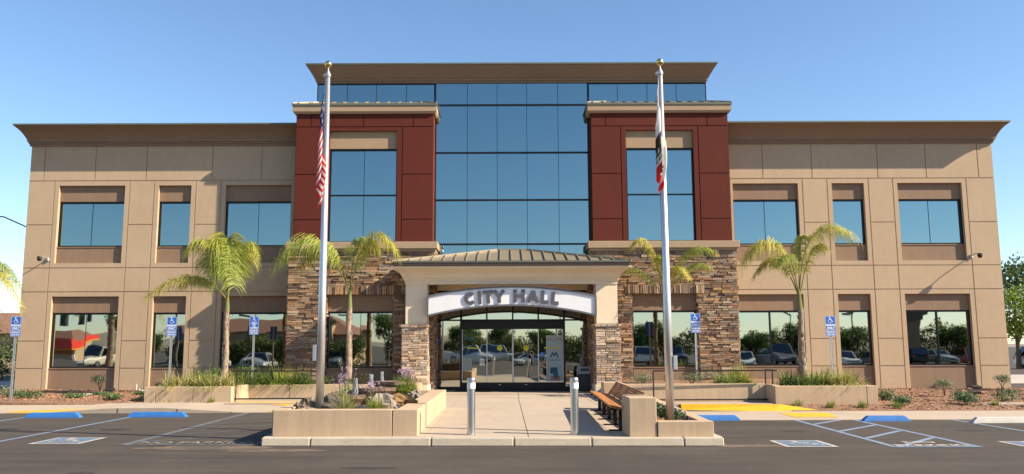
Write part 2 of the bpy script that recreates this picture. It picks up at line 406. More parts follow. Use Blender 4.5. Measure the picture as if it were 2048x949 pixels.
# mulch beds
def bump_n(x, y, s=1.0): return .035*noise.noise(Vector((x*2.3*s, y*2.3*s, 0)))+.05*noise.noise(Vector((x*.6, y*.6, 4)))
def zml(x, y):
    t = max(0, min(1, (y-(25.2+.5*math.sin(x*.5)))/1.0)); return .10+.10*t+bump_n(x, y)*t+.05*t
def zmr(x, y):
    t = max(0, min(1, (y-23.2)/1.2)); return .02+.09*t+bump_n(x, y)*t+.012*(y-23.2)
struct(sheet(-26, -11.0, 25.3, 31.75, zml, 90, 40).build('mulch_bed', MULCH))
struct(sheet(7.9, 27, 23.15, 31.75, zmr, 110, 50).build('mulch_bed', MULCH))
ch = MB()
for _ in range(5200):
    if random.random() < .42: x = random.uniform(-22, -11.1); y = random.uniform(25.6, 31.5); z = zml(x, y)
    else:
        x = random.uniform(8.6, 21); y = random.uniform(23.3, 31.5); z = zmr(x, y)
        if x < 10.9 and y > 24.2: continue
    a = random.uniform(0, 3.14); l = random.uniform(.02, .055); h = random.uniform(.008, .02); q = random.uniform(.5, 1.5)
    ch.cur = (.30*q, .165*q, .095*q)
    ch.obox((x, y, z+.01), (math.cos(a)*l, math.sin(a)*l, random.uniform(-.015, .015)), (-math.sin(a)*h, math.cos(a)*h, 0), (0, 0, h*.6))
tag(ch.build('bark_chips', CHIP), 'loose reddish bark chips scattered over the planting beds', 'bark chips', kind='stuff')
pth = MB(); pth.box(13.6, 24, 24.0, 24.7, 0, .13); struct(pth.build('side_path', CONC))
rd = MB(); rd.box(-90, -21.5, 40, 47, -.02, .03); rd.box(22, 90, 40, 52, -.02, .03); struct(rd.build('side_road', ROADC))
hl = MB(); vs = []; fs = []
NH = 160
for i in range(NH+1):
    a = 2*math.pi*i/NH; rr = 2600
    h = 34+20*noise.noise(Vector((math.cos(a)*4, math.sin(a)*4, 1)))+14*noise.noise(Vector((math.cos(a)*11, math.sin(a)*11, 3)))
    if math.sin(a) > .45: h *= .25
    vs += [(rr*math.cos(a), rr*math.sin(a), -5), ((rr+500)*math.cos(a), (rr+500)*math.sin(a), max(h, 6)), ((rr+1200)*math.cos(a), (rr+1200)*math.sin(a), -5)]
for i in range(NH):
    a = i*3; fs += [(a, a+3, a+4, a+1), (a+1, a+4, a+5, a+2)]
hl.mesh(vs, fs); struct(hl.build('far_hills', HILL, smooth=True))

# ------------------------------------------------------------ city hall
hall = empty('city_hall', (.27, 31.7, 0), 'two storey beige and oxblood city hall with stone towers and a blue glass centre', 'building')
W = 31.7; G = .034
def cell(mb, bk, x0, x1, z0, z1, Y=W, g=(1, 1, 1, 1), d=.3):
    """one stucco panel: proud face with reveal gaps on the sides given (left, right, bottom, top)"""
    e = G/2
    mb.box(x0+e*g[0], x1-e*g[1], Y, Y+.026, z0+e*g[2], z1-e*g[3])
    bk.box(x0+(0 if g[0] else .004), x1-(0 if g[1] else .004), Y+.026, Y+d, z0+(0 if g[2] else .004), z1-(0 if g[3] else .004))
def wing(xa, xb, wins, tops):
    m = MB(); bk = m
    s = .18
    for z0, z1 in ((8.28, 9.68),):
        e = [xa]+tops+[xb]
        for a, b in zip(e[:-1], e[1:]): cell(m, bk, a, b, z0, z1)
    cols = []; x = xa
    for a, b in wins:
        if a-s > x+.02: cols.append(('p', x, a-s))
        cols.append(('w', a, b)); x = b+s
    if xb > x+.02: cols.append(('p', x, xb))
    for t, a, b in cols:
        if t == 'p':
            for z0, z1 in ((-.1, 1.05), (1.05, 2.08), (2.08, 3.95), (3.95, 4.87), (4.87, 6.55), (6.55, 8.28)): cell(m, bk, a, b, z0, z1)
        else:
            cell(m, bk, a-s, b+s, 3.95, 4.87)
            for z0, z1, zt in ((-.1, 3.77, 3.95), (5.05, 8.09, 8.28)):
                zb = z0 if z0 < 0 else 4.87
                cell(m, bk, a-s, a, zb, zt, g=(1, 0, 1, 1)); cell(m, bk, b, b+s, zb, zt, g=(0, 1, 1, 1))
                cell(m, bk, a, b, z1, zt, g=(0, 0, 0, 1))
                if z0 > 0: cell(m, bk, a, b, 4.87, 5.05, g=(0, 0, 1, 0))
    return m
LW = [(-17.36, -14.79), (-13.48, -12.21), (-10.87, -8.30)]
RW = [(8.88, 11.42), (12.74, 13.99), (15.30, 17.80)]
wing(-18.56, -7.95, LW, [-18.0, -16.0, -14.0, -11.43, -9.5]).build('wing_wall', BEIGE, hall)
wing(8.45, 19.1, RW, [10.08, 12.0, 14.57, 16.46, 18.5]).build('wing_wall', BEIGE, hall)
body = MB()
body.box(-18.54, -7.9, W+.32, 56, -.1, 9.9); body.box(8.4, 19.08, W+.32, 56, -.1, 9.9)
for xs in (-18.56, 19.1-.026):
    for y0, y1 in ((W+.30, 36), (36, 41), (41, 46), (46, 51), (51, 56)):
        for z0, z1 in ((-.1, 1.05), (1.05, 3.95), (3.95, 4.87), (4.87, 6.55), (6.55, 8.28), (8.28, 9.68)):
            body.box(xs, xs+.026, y0+G/2, y1-G/2, z0+G/2, z1-G/2)
body.box(-7.9, 8.4, 32.6, 56, -.1, 9.9); body.box(-7.25, 7.8, 32.6, 49.9, 9.905, 12.0)
body.build('rear_wall', BEIGE, hall)

def window(x0, x1, z0, z1, Y, gm, parent, vs=(), hs=(), joints=(), f=.05):
    """black frame with heavy mullions vs/hs, thin butt joints, and a pane"""
    m = MB(); o = .05
    m.box(x0, x0+f, Y, Y+o, z0, z1); m.box(x1-f, x1, Y, Y+o, z0, z1)
    m.box(x0+f, x1-f, Y, Y+o, z0, z0+f); m.box(x0+f, x1-f, Y, Y+o, z1-f*1.4, z1)
    for v in vs: m.box(v-.025, v+.025, Y+.003, Y+o, z0+f, z1-f*1.4)
    for h in hs: m.box(x0+f, x1-f, Y+.001, Y+o, h-.025, h+.025)
    for v in joints: m.box(v-.009, v+.009, Y+o-.008, Y+o, z0+f, z1-f*1.4)
    fr = m.build('window', BLACK, parent)
    p = MB(); xs = [x0+f]+sorted(list(vs)+list(joints))+[x1-f]; zs = [z0+f]+list(hs)+[z1-f*1.4]
    for a, b in zip(xs[:-1], xs[1:]):
        for c, d in zip(zs[:-1], zs[1:]):
            t = random.uniform(-.0035, .0035)*(b-a); q = random.uniform(-.0025, .0025)*(d-c)
            y = Y+o+.004
            p.face([(a, y+t, c), (b, y, c), (b, y+q, d), (a, y+t+q, d)])
    p.build('pane', gm, fr)
    return fr
def recess(a, b, zlo, zg0, zg1, zhi, Y, gm, dep=.12, hm=BROWN, sill=True, **kw):
    hd = MB(); hd.box(a-.002, b+.002, Y+dep, Y+dep+.2, zg1+.002, zhi+.01); hd.build('header_panel', hm, hall)
    if sill:
        s_ = MB(); s_.box(a-.002, b+.002, Y+dep-.002, Y+dep+.2, zlo-.02, zg0-.04); s_.box(a-.001, b+.001, Y+dep-.025, Y+dep+.19, zg0-.04, zg0-.002)
        s_.build('sill_panel', hm, hall)
    window(a, b, zg0, zg1, Y+dep+.03, gm, hall, **kw)
for a, b in LW+RW:
    wide = b-a > 2
    m_ = (a+b)/2
    recess(a, b, 5.05, 5.70, 7.47, 8.09, W, GLASS, joints=(m_-.02,) if wide else ())
    recess(a, b, -.1, 1.06, 3.15, 3.77, W, LGLASS, vs=(m_+.0,) if wide and a > 0 else (), joints=(m_,) if wide and a < 0 else ())

def cove(name, x0, x1, Y, z0, z1, of, os, mats, back, profile, ends=(1, 1), parent=None):
    """cornice: profile (t outward 0..1, h 0..1) swept round front and the two sides"""
    m = MB()
    P = [(t, z0+(z1-z0)*h) for t, h in profile]
    rows = []
    for t, z in P:
        yl = Y-of*t; xl = x0-os*t*ends[0]; xr = x1+os*t*ends[1]
        rows.append([(xl, back, z), (xl, yl, z), (xr, yl, z), (xr, back, z)])
    for i in range(len(rows)-1):
        m.m = 1 if i >= len(rows)-3 and len(mats) > 1 else 0
        for k in range(3):
            if (k == 0 and not ends[0]) or (k == 2 and not ends[1]): continue
            m.face([rows[i][k], rows[i][k+1], rows[i+1][k+1], rows[i+1][k]])
    m.m = len(mats)-1
    t = rows[-1]; m.face(t)
    m.m = 0; m.face(rows[0][::-1])
    return m.build(name, mats, parent or hall)
PROF = [(0, 0), (.10, 0), (.10, .10), (.17, .11), (.17, .19), (.25, .20), (.25, .30), (.32, .40), (.42, .52), (.56, .66), (.74, .79), (.94, .89), (.94, .915), (1, .915), (1, 1)]
cove('cornice', -18.56, -7.9, W, 9.66, 10.38, .75, .36, [TAUPE, GREEN], 56, PROF, (1, 0))
cove('cornice', 8.4, 19.1, W, 9.66, 10.38, .75, .36, [TAUPE, GREEN], 56, PROF, (0, 1))
GY = 31.35; BY = 32.2
TP = [(0, 0), (.10, 0), (.10, .10), (.2, .12), (.2, .22), (.34, .30), (.34, .33), (.92, .88), (.92, .91), (1, .91), (1, 1)]
cove('cornice', -7.31, 7.88, GY, 12.05, 12.70, .55, .37, [TAUPE, GREEN], 50, TP)

# blue glass curtain wall
cw = MB(); pn = MB()
X0, X1 = -2.71, 3.27; jx = [-1.445, -.288, .868, 2.083]; zz = [4.36, 5.69, 7.40, 9.26, 11.165, 12.05]
for z in zz[:-1]: cw.box(-2.9, 3.45, GY-.02, GY+.08, z-.035, z+.035)
for x in (X0, X1): cw.box(x-.04, x+.04, GY-.022, GY+.08, 4.36, 12.05)
for x in jx: cw.box(x-.009, x+.009, GY-.004, GY+.06, 4.4, 12.04)
xs = [X0]+jx+[X1]
def tilt(p, a, b, c, d, Y):
    t = random.uniform(-.0035, .0035)*(b-a); q = random.uniform(-.0025, .0025)*(d-c)
    p.face([(a, Y+t, c), (b, Y, c), (b, Y+q, d), (a, Y+t+q, d)])
for a, b in zip(xs[:-1], xs[1:]):
    for c, d in zip(zz[:-1], zz[1:]): tilt(pn, a, b, c, d, GY+.01)
zs = [11.12, 12.36]
for xx in ([-7.31, -6.15, -5.01, -3.84, X0], [X1, 4.42, 5.58, 6.72, 7.88]):
    for a, b in zip(xx[:-1], xx[1:]): tilt(pn, a, b, 10.9, 12.05, GY+.01)
    for x in xx[1:-1]: cw.box(x-.009, x+.009, GY-.004, GY+.06, 10.9, 12.04)
    cw.box(xx[0], xx[-1], GY-.018, GY+.06, 12.0, 12.045)
for x, s in ((-7.31, -1), (7.88, 1)):
    cw.box(x-.015, x+.015, GY-.012, GY+.06, 10.9, 12.05)
    pn.face([(x, GY+.03, 10.9), (x, 50, 10.9), (x, 50, 12.05), (x, GY+.03, 12.05)])
cwo = cw.build('curtain_wall', BLACK, hall); pn.build('pane', GLASS, cwo)

# stone
PAL = [(.31, .20, .12), (.26, .16, .10), (.20, .12, .08), (.36, .25, .16), (.40, .30, .20), (.28, .15, .08), (.23, .17, .13), (.34, .21, .11), (.15, .10, .075), (.30, .23, .17)]
PALP = [(.50, .37, .26), (.42, .30, .21), (.34, .23, .17), (.54, .42, .30), (.58, .46, .33), (.44, .29, .17), (.38, .30, .24), (.28, .20, .15)]
def stones(mb, o, ux, n, wd, z0, z1, holes=(), pal=PAL, rh=(.055, .12), prot=(.01, .06), vert=False, ln=(.16, .5)):
    """ledge-stone veneer: o = lower corner, ux along the wall, n outward; every stone is geometry"""
    o, ux, n = Vector(o), Vector(ux), Vector(n)
    cuts = sorted({z0, z1, *[h[2] for h in holes if z0 < h[2] < z1], *[h[3] for h in holes if z0 < h[3] < z1]})
    for za, zb in zip(cuts[:-1], cuts[1:]):
        z = za
        while z < zb-.005:
            h = min(random.uniform(*rh), zb-z) if not vert else zb-z
            if zb-z-h < .04: h = zb-z
            segs = [(0, wd)]
            for hx0, hx1, hz0, hz1 in holes:
                if hz0 <= z+h/2 <= hz1:
                    ns = []
                    for a, b in segs:
                        if hx1 <= a or hx0 >= b: ns.append((a, b)); continue
                        if hx0 > a: ns.append((a, hx0))
                        if hx1 < b: ns.append((hx1, b))
                    segs = ns
            for a, b in segs:
                x = a
                while x < b-.001:
                    l = random.uniform(*ln) if not vert else random.uniform(.06, .12)
                    if b-x-l < .09: l = b-x
                    p = random.uniform(*prot); c = random.choice(pal); q = random.uniform(.7, 1.3); mb.cur = tuple(k*q for k in c)
                    gx = .004; gz = random.uniform(.002, .006)
                    sub = [(z, h)]
                    if h > .095 and random.random() < .3 and not vert: sub = [(z, h*.5), (z+h*.5, h*.5)]
                    for sz, sh in sub:
                        pp = p*random.uniform(.7, 1.2)
                        j = lambda s_=.006: random.uniform(-s_, s_)
                        A = [(x+gx, -.03, sz+gz), (x+l-gx, -.03, sz+gz), (x+l-gx, -.03, sz+sh-gz), (x+gx, -.03, sz+sh-gz)]
                        e = .006
                        B = [(x+gx+e+j(), pp+j(), sz+gz+e*.5+j(.004)), (x+l-gx-e+j(), pp+j(), sz+gz+e*.5+j(.004)), (x+l-gx-e+j(), pp+j(), sz+sh-gz-e*.5+j(.004)), (x+gx+e+j(), pp+j(), sz+sh-gz-e*.5+j(.004))]
                        V = [o+ux*a_+n*b_+Vector((0, 0, c_-o.z)) for a_, b_, c_ in A+B]
                        mb.mesh(V, [(4, 5, 6, 7), (0, 1, 5, 4), (1, 2, 6, 5), (2, 3, 7, 6), (3, 0, 4, 7)])
                    x += l
            z += h
TY = 30.64; SY = 30.56
def tower(xa, xb, wx, lw, inner):
    """xa..xb front span; wx upper window span; lw lower window span; inner=+1 the side facing the entrance is at xb"""
    m = MB(); e = .16
    a, b = wx; sj = .19
    tops = [xa+.57, a+.02+1.25, b+.6] if inner > 0 else [xa+.57, b-.0+.55]
    for p, q in zip([xa]+tops, tops+[xb]): cell(m, m, p, q, 10.12, 10.64, TY)
    for p, q, rt in ((xa, a-sj, 0), (b+sj, xb, 0)):
        for z0, z1 in ((5.4, 6.55), (6.55, 8.28), (8.28, 10.12)): cell(m, m, p, q, z0, z1, TY)
    cell(m, m, a-sj, a, 5.4, 10.12, TY, (1, 0, 1, 1)); cell(m, m, b, b+sj, 5.4, 10.12, TY, (0, 1, 1, 1)); cell(m, m, a, b, 9.96, 10.12, TY, (0, 0, 0, 1))
    m.box(xa+.004, xa+.35, TY+.3, 33, 5.4, 11.0); m.box(xb-.35, xb-.004, TY+.3, 33, 5.4, 11.0); m.box(xa+.35, xb-.35, TY+.34, 33, 5.4, 11.0)
    for x, s in ((xa, -1), (xb-.026, 1)):
        for z0, z1 in ((5.4, 6.55), (6.55, 8.28), (8.28, 10.12), (10.12, 10.64)): m.box(x-.0015*s, x+.026-.0015*s, TY+.30, GY+1.2, z0+G/2, z1-G/2)
    m.build('tower_wall', RED, hall)
    recess(a, b, 5.5, 5.70, 9.29, 9.96, TY, GLASS, hm=TANP, sill=False, hs=(7.50,), joints=((a+b)/2+.02,))
    # ledge
    l = MB(); l.box(xa-.20, xb+.20, TY-.24, BY-.1, 5.42, 5.68); l.box(xa-.13, xb+.13, TY-.17, BY-.1, 5.33, 5.42)
    l.build('stone_ledge', LEDGE, hall, bevel=.015)
    # stone base
    sa, sb = xa-.10, xb+.08
    la, lb = lw
    mo = MB(); 
    mo.box(sa, la, SY, BY, -.1, 5.34); mo.box(lb, sb, SY, BY, -.1, 5.34); mo.box(la, lb, SY, BY, 3.75, 5.34)
    mo.box(la, lb, SY+.35, BY, -.1, 3.75)
    bw = mo.build('stone_backing', MORTAR, hall)
    s = MB()
    w_ = sb-sa
    stones(s, (sa, SY, 0), (1, 0, 0), (0, -1, 0), w_, -.05, 5.33, [(la-sa, lb-sa, -.1, 3.73), (la-sa-.25, lb-sa+.25, 3.73, 4.06)])
    stones(s, (la-.25, SY, 3.73), (1, 0, 0), (0, -1, 0), lb-la+.5, 3.73, 4.06, vert=True, prot=(.04, .09))
    stones(s, (sb, SY, 0), (0, 1, 0), (1, 0, 0), BY-SY-.1, -.05, 5.33)
    stones(s, (sa, SY, 0), (0, 1, 0), (-1, 0, 0), BY-SY-.1, -.05, 5.33)
    stones(s, (la, SY-.02, 0), (0, 1, 0), (1, 0, 0), .3, 1.0, 3.73); stones(s, (lb, SY-.02, 0), (0, 1, 0), (-1, 0, 0), .3, 1.0, 3.73)
    s.build('stone_veneer', STONE, hall)
    recess(la+.04, lb-.04, -.1, 1.06, 3.12, 3.76, SY, LGLASS, dep=.16, vs=((la+lb)/2,) if xa > 0 else (), joints=((la+lb)/2,) if xa < 0 else ())
    # fascia and hipped metal roof
    f = MB(); o = .12
    f.m = 0
    f.hexa([(xa-.06, TY-.06, 10.62), (xb+.06, TY-.06, 10.62), (xb+.06, GY-.02, 10.62), (xa-.06, GY-.02, 10.62), (xa-o, TY-o, 10.70), (xb+o, TY-o, 10.70), (xb+o, GY-.02, 10.70), (xa-o, GY-.02, 10.70)])
    f.box(xa-o, xb+o, TY-o, GY-.02, 10.70, 10.92)
    f.m = 1; f.box(xa-o-.03, xb+o+.03, TY-o-.03, GY-.021, 10.92, 11.0)
    f.build('tower_fascia', [LEDGE, GREEN], hall)
    r = MB(); x0, x1, y0, zt, run = xa-o-.01, xb+o+.01, TY-o-.01, 11.0, .80
    r.m = 0
    hp = 11.27; ci = run
    A = [(x0, y0, zt), (x1, y0, zt), (x1, GY-.03, zt), (x0, GY-.03, zt)]
    T = [(x0+ci, y0+run, hp), (x1-ci, y0+run, hp), (x1-ci, GY-.03, hp), (x0+ci, GY-.03, hp)]
    r.face([A[0], A[1], T[1], T[0]]); r.face([A[1], A[2], T[2], T[1]]); r.face([A[3], A[0], T[0], T[3]]); r.face(T)
    n = 13
    for i in range(n):
        x = x0+(x1-x0)*(i+.5)/n; k = min(1, (x-x0)/ci, (x1-x)/ci)
        r.bar((x, y0+.0, zt+.02), (x, y0+run*k, zt+(hp-zt)*k+.02), .03, .05)
    for X, Z in ((0, 1), (1, 0)): r.bar(Vector(A[X])+Vector((0, 0, .02)), Vector(T[X])+Vector((0, 0, .02)), .05, .05)
    r.build('tower_roof', [ROOFM, GREEN], hall)
tower(-7.93, -2.70, (-6.64, -4.07), (-6.60, -4.10), 1)
tower(3.28, 8.50, (4.60, 7.16), (4.66, 7.11), -1)

# ------------------------------------------------------------ entrance portico
PY = 29.5
def shaft(x0, x1, sx0, sx1):
    c = MB(); c.box(x0, x1, PY+.04, PY+.84, 2.6, 4.05)
    cc = c.build('portico_column', CREAM, hall, bevel=.01)
    b = MB(); b.box(sx0, sx1, PY, PY+.86, .3, 2.52)
    s = MB(); w_ = sx1-sx0
    for o, u, n, l in (((sx0, PY, 0), (1, 0, 0), (0, -1, 0), w_), ((sx0, PY, 0), (0, 1, 0), (-1, 0, 0), .86), ((sx1, PY, 0), (0, 1, 0), (1, 0, 0), .86)):
        stones(s, o, u, n, l, .47, 2.50, pal=PALP, rh=(.05, .11), prot=(.01, .035), ln=(.12, .42))
        stones(s, (o[0]+u[0]*-.03+n[0]*.03, o[1]+n[1]*.03-.03*u[1], 2.5), u, n, l+.06, 2.5, 2.60, pal=PALP, rh=(.1, .1), prot=(.03, .05), ln=(.2, .4))
    b.build('stone_backing', MORTAR, cc); s.build('stone_base', STONE, cc)
    p = MB(); p.box(sx0-.05, sx1+.05, PY-.05, PY+.9, .14, .47); p.build('plinth', CREAM, cc, bevel=.015)
shaft(-3.55, -2.78, -3.66, -2.76); shaft(3.24, 4.0, 3.20, 4.06)
e = MB()
e.box(-3.57, 4.02, PY+.01, PY+.37, 4.02, 4.14); e.box(-3.57, -2.76, PY+.37, SY-.1, 4.02, 4.14); e.box(3.22, 4.02, PY+.37, SY-.1, 4.02, 4.14)
e.box(-2.76, 3.22, PY+.37, BY+.1, 4.30, 4.34); e.box(-2.76, 3.22, 32.08, 32.25, 3.985, 4.295)
e.box(-2.76, 3.22, PY+.36, PY+.38, 4.14, 4.30); e.box(-2.76, 3.22, 31.6, 31.75, 3.95, 4.3)
e.build('portico_beam', CREAM, hall)
EP = [(0, 0), (.06, 0), (.06, .08), (.12, .10), (.12, .2), (.2, .25), (.26, .38), (.36, .53), (.55, .68), (.78, .79), (.92, .84), (.92, .90), (1, .92), (1, 1)]
cove('portico_cornice', -3.57, 4.02, PY+.02, 4.12, 4.62, .55, .44, [CREAM], SY-.06, EP)
gt = MB(); gt.box(-3.93, 4.38, PY-.55, SY-.06, 4.622, 4.65); gt.box(-3.96, 4.41, PY-.60, SY-.06, 4.65, 4.76)
gt.build('gutter', GUTTER, hall)
r = MB(); x0, x1, y0, zt = -3.98, 4.43, PY-.62, 4.764
P_ = [(x0, y0, zt), (x1, y0, zt), (x1, 31.33, zt), (x0, 31.33, zt)]
ry, rz, ra, rb = 31.30, 5.44, -.3, .85
r.face([P_[0], P_[1], (rb, ry, rz), (ra, ry, rz)]); r.face([P_[1], P_[2], (rb, ry, rz)]); r.face([P_[3], P_[0], (ra, ry, rz)])
n = 21
for i in range(n):
    x = x0+(x1-x0)*(i+.5)/n
    k = 1.0 if ra <= x <= rb else ((x-x0)/(ra-x0) if x < ra else (x1-x)/(x1-rb))
    if k > .05: r.bar((x, y0, zt+.025), (x, y0+(ry-y0)*k, zt+(rz-zt)*k+.025), .035, .06)
r.bar((x0, y0, zt+.03), (ra, ry, rz+.03), .07, .07); r.bar((x1, y0, zt+.03), (rb, ry, rz+.03), .07, .07); r.bar((ra-.1, ry, rz+.02), (rb+.1, ry, rz+.02), .08, .08)
r.m = 1; r.box(x0, x1, y0-.012, y0+.02, zt-.02, zt+.04)
r.build('portico_roof', [ROOFM, GREEN], hall)
dl = MB()
for x in (-1.6, -.4, .9, 2.1): dl.cyl((x, 30.7), .09, 4.27, 4.298)
dl.build('downlight', REFL, hall)

# entrance glazing
EY = 32.08
gl = MB()
for x in (-2.72, -1.70, 2.27, 3.27): gl.box(x-.04, x+.04, EY, EY+.12, .17, 3.9)
for x in (-.71, .29, 1.28): gl.box(x-.03, x+.03, EY+.003, EY+.12, 2.86, 3.9)
gl.box(-2.68, 3.23, EY+.002, EY+.121, 2.80, 2.86); gl.box(-2.68, -1.74, EY+.01, EY+.1, .17, .30); gl.box(2.31, 3.23, EY+.01, EY+.1, .17, .30)
gl.box(-2.7, 3.25, EY+.01, EY+.1, 3.88, 3.98)
ent = gl.build('entrance_glazing', BLACK, hall)
p = MB()
for a, b in ((-2.68, -1.74), (2.31, 3.23)): tilt(p, a, b, .30, 2.8, EY+.06)
for a, b in ((-2.68, -1.74), (-1.66, -.74), (-.68, .26), (.32, 1.25), (1.31, 2.23), (2.31, 3.23)): tilt(p, a, b, 2.86, 3.88, EY+.06)
p.build('pane', DGLASS, ent)
hd = MB(); hd.box(-1.66, 2.23, EY-.06, EY+.12, 2.56, 2.80); hd.box(.12, .46, EY-.10, EY-.06, 2.60, 2.68); hd.build('door_header', BLACK, hall, bevel=.006)
for i, (a, b, dy) in enumerate(((-1.66, -.70, .04), (-.71, .285, 0), (.295, 1.28, 0), (1.27, 2.23, .04))):
    d = MB(); y = EY-.02+dy
    d.box(a, b, y, y+.045, .175, .46); d.box(a, b, y, y+.045, 2.48, 2.56)
    d.m = 1
    d.box(a, a+.022, y+.002, y+.043, .46, 2.48); d.box(b-.022, b, y+.002, y+.043, .46, 2.48)
    d.m = 0
    if i in (1, 2): d.m = 1; d.box((a+b)/2-.05, (a+b)/2+.05, y-.006, y+.001, .36, .38)
    dd = d.build('sliding_door', [BLACK, ALU], hall)
    q = MB(); tilt(q, a+.022, b-.022, .46, 2.48, y+.02); q.build('pane', DGLASS, dd)
mt = MB(); mt.box(-1.9, 2.5, 30.9, 31.95, .171, .185); tag(mt.build('door_mat', RUBBER, origin=(.3, 31.4, .17)), 'dark rubber mat lying in front of the sliding doors', 'door mat')

def flat(mb, x0, x1, z0, z1, Y): mb.face([(x0, Y, z0), (x1, Y, z0), (x1, Y, z1), (x0, Y, z1)])
# door stickers and posters
for x, which in ((-.21, 'left'), (.80, 'right')):
    s = MB(); s.m = 0; s.face([(x+.10*math.cos(k*.2618), EY-.008, 1.76+.10*math.sin(k*.2618)) for k in range(24)])
    s.m = 1; text_mb(s, 'CAUTION', .032, (x, EY-.010, 1.81)); text_mb(s, 'AUTOMATIC\nDOOR', .028, (x, EY-.010, 1.765))
    tag(s.build('door_sticker', [YSTICK, BLACK], origin=(x, EY, 1.76)), 'round yellow caution sticker on the %s sliding door leaf' % which, 'sticker', 'yellow door stickers')
for x0, x1, wh in ((-1.46, -1.0, 'left of the sliding doors'), (1.50, 2.08, 'above the welcome poster')):
    s = MB(); s.m = 0; flat(s, x0, x1, 1.74, 1.79, EY+.012); s.m = 1; text_mb(s, 'AUTOMATIC DOOR', .04, ((x0+x1)/2, EY+.010, 1.75), sx=1.0)
    tag(s.build('door_strip', [YSTICK, BLACK], origin=(x0, EY, 1.74)), 'narrow yellow warning strip on the fixed glass '+wh, 'sticker', 'yellow warning strips')
s = MB(); s.m = 0; flat(s, 1.34, 1.52, 1.41, 1.60, EY+.012); s.m = 1; isa(s, (1.43, EY+.008, 1.505), (1, 0, 0), (0, 0, 1), .15)
tag(s.build('accessible_sticker', [SIGNB, SIGNW], origin=(1.43, EY, 1.5)), 'small blue wheelchair sticker on glass right of the doors', 'sticker')
LB = mat('poster_pale_blue', (.38, .47, .50), .5); TEAL = mat('teal_ink', (.02, .13, .16), .6); RUST = mat('rust_ink', (.42, .12, .06), .6); NAVY = mat('navy_ink', (.02, .07, .16), .6)
s = MB(); s.m = 0; flat(s, 1.57, 2.19, .49, 2.24, EY+.014)
s.m = 2; text_mb(s, 'WELCOME', .145, (1.88, EY+.010, 2.03), sx=.92)
s.m = 3; stroke(s, [(-.14, -.10), (-.07, .08), (.0, -.04), (.07, .08), (.14, -.10)], .05, (1.88, EY+.010, 1.50), (1, 0, 0), (0, 0, 1)); text_mb(s, 'MURRIETA', .10, (1.88, EY+.010, 1.26))
s.m = 1; text_mb(s, 'CITY HALL', .045, (1.88, EY+.010, 1.14))
s.m = 3; flat(s, 1.72, 2.0, .78, 1.02, EY+.010); s.m = 4; flat(s, 1.74, 2.1, .53, .70, EY+.010); s.m = 1; flat(s, 1.84, 2.02, .60, .86, EY+.008)
tag(s.build('welcome_poster', [LB, TEAL, RUST, NAVY, mat('poster_coral', (.5, .2, .12), .6)], origin=(1.88, EY, .5)), 'pale blue WELCOME poster on the glass right of the doors', 'poster')
s = MB(); s.m = 0; flat(s, -1.62, -1.28, .90, 1.38, EY+.014)
tag(s.build('notice_poster', [mat('poster_pale_green', (.30, .36, .33), .6)], origin=(-1.45, EY, .9)), 'plain pale green notice low on the glass left of doors', 'poster')
s = MB(); text_mb(s, 'ily', .2, (-1.45, EY+.012, 2.28)); text_mb(s, 'FREE', .2, (-1.38, EY+.012, 2.05), off=.006)
tag(s.build('window_lettering', [TEAL], origin=(-1.4, EY, 2.0)), 'dark teal lettering high on the glass left of the doors', 'lettering')
s = MB(); s.m = 0; flat(s, -.98, -.80, 1.10, 1.36, EY+.014); s.m = 1; stroke(s, [(.06*math.cos(k*.5236), .06*math.sin(k*.5236)) for k in range(13)], .015, (-.89, EY+.011, 1.24), (1, 0, 0), (0, 0, 1)); stroke(s, [(-.04, -.04), (.04, .04)], .015, (-.89, EY+.011, 1.24), (1, 0, 0), (0, 0, 1))
tag(s.build('no_smoking_notice', [REFL, BLACK], origin=(-.89, EY, 1.2)), 'small white notice with a circle symbol beside left door leaf', 'notice')
s = MB(); s.m = 0; s.box(-2.55, -2.53, 30.95, 31.2, 1.9, 2.15); s.m = 1; isa(s, (-2.528, 31.07, 2.03), (0, 1, 0), (0, 0, 1), .2); s.m = 2; s.box(-2.55, -2.532, 30.97, 31.16, .95, 1.8)
s.m = 1; text_mb(s, 'NO PARKING', .13, (-2.530, 31.11, 1.38), (0, 0, 1), (0, -1, 0))
tag(s.build('wall_sign', [SIGNB, SIGNW, RUST], origin=(-2.55, 31.07, 1)), 'narrow blue and red sign on the stone left of entrance', 'sign')

# arched CITY HALL sign
AY = 29.36
def arc_pts(x, top):
    c = .235; hw = 2.975; t = (x-c)/hw
    return (3.905-.335*t*t) if top else (3.275-.365*t*t)
sg = empty('arch_sign', (.235, AY, 2.9), 'arched white sign with raised grey CITY HALL letters over the entrance', 'sign')
f = MB(); fr = MB(); N_ = 40
X = [.235-2.975+5.95*i/N_ for i in range(N_+1)]
for a, b in zip(X[:-1], X[1:]):
    f.hexa([(a, AY, arc_pts(a, 0)), (b, AY, arc_pts(b, 0)), (b, AY+.2, arc_pts(b, 0)), (a, AY+.2, arc_pts(a, 0)), (a, AY, arc_pts(a, 1)), (b, AY, arc_pts(b, 1)), (b, AY+.2, arc_pts(b, 1)), (a, AY+.2, arc_pts(a, 1))])
    for tp, s_ in ((1, 1), (0, -1)):
        za, zb = arc_pts(a, tp), arc_pts(b, tp); q0, q1 = (-.02, .04) if s_ > 0 else (-.04, .02)
        fr.hexa([(a, AY-.04, za+q0), (b, AY-.04, zb+q0), (b, AY+.21, zb+q0), (a, AY+.21, za+q0), (a, AY-.04, za+q1), (b, AY-.04, zb+q1), (b, AY+.21, zb+q1), (a, AY+.21, za+q1)])
for x in (X[0], X[-1]): fr.box(x-.03, x+.03, AY-.042, AY+.212, arc_pts(x, 0)-.04, arc_pts(x, 1)+.04)
f.build('sign_face', FACEW, sg); fr.build('sign_frame', FRAMEG, sg)
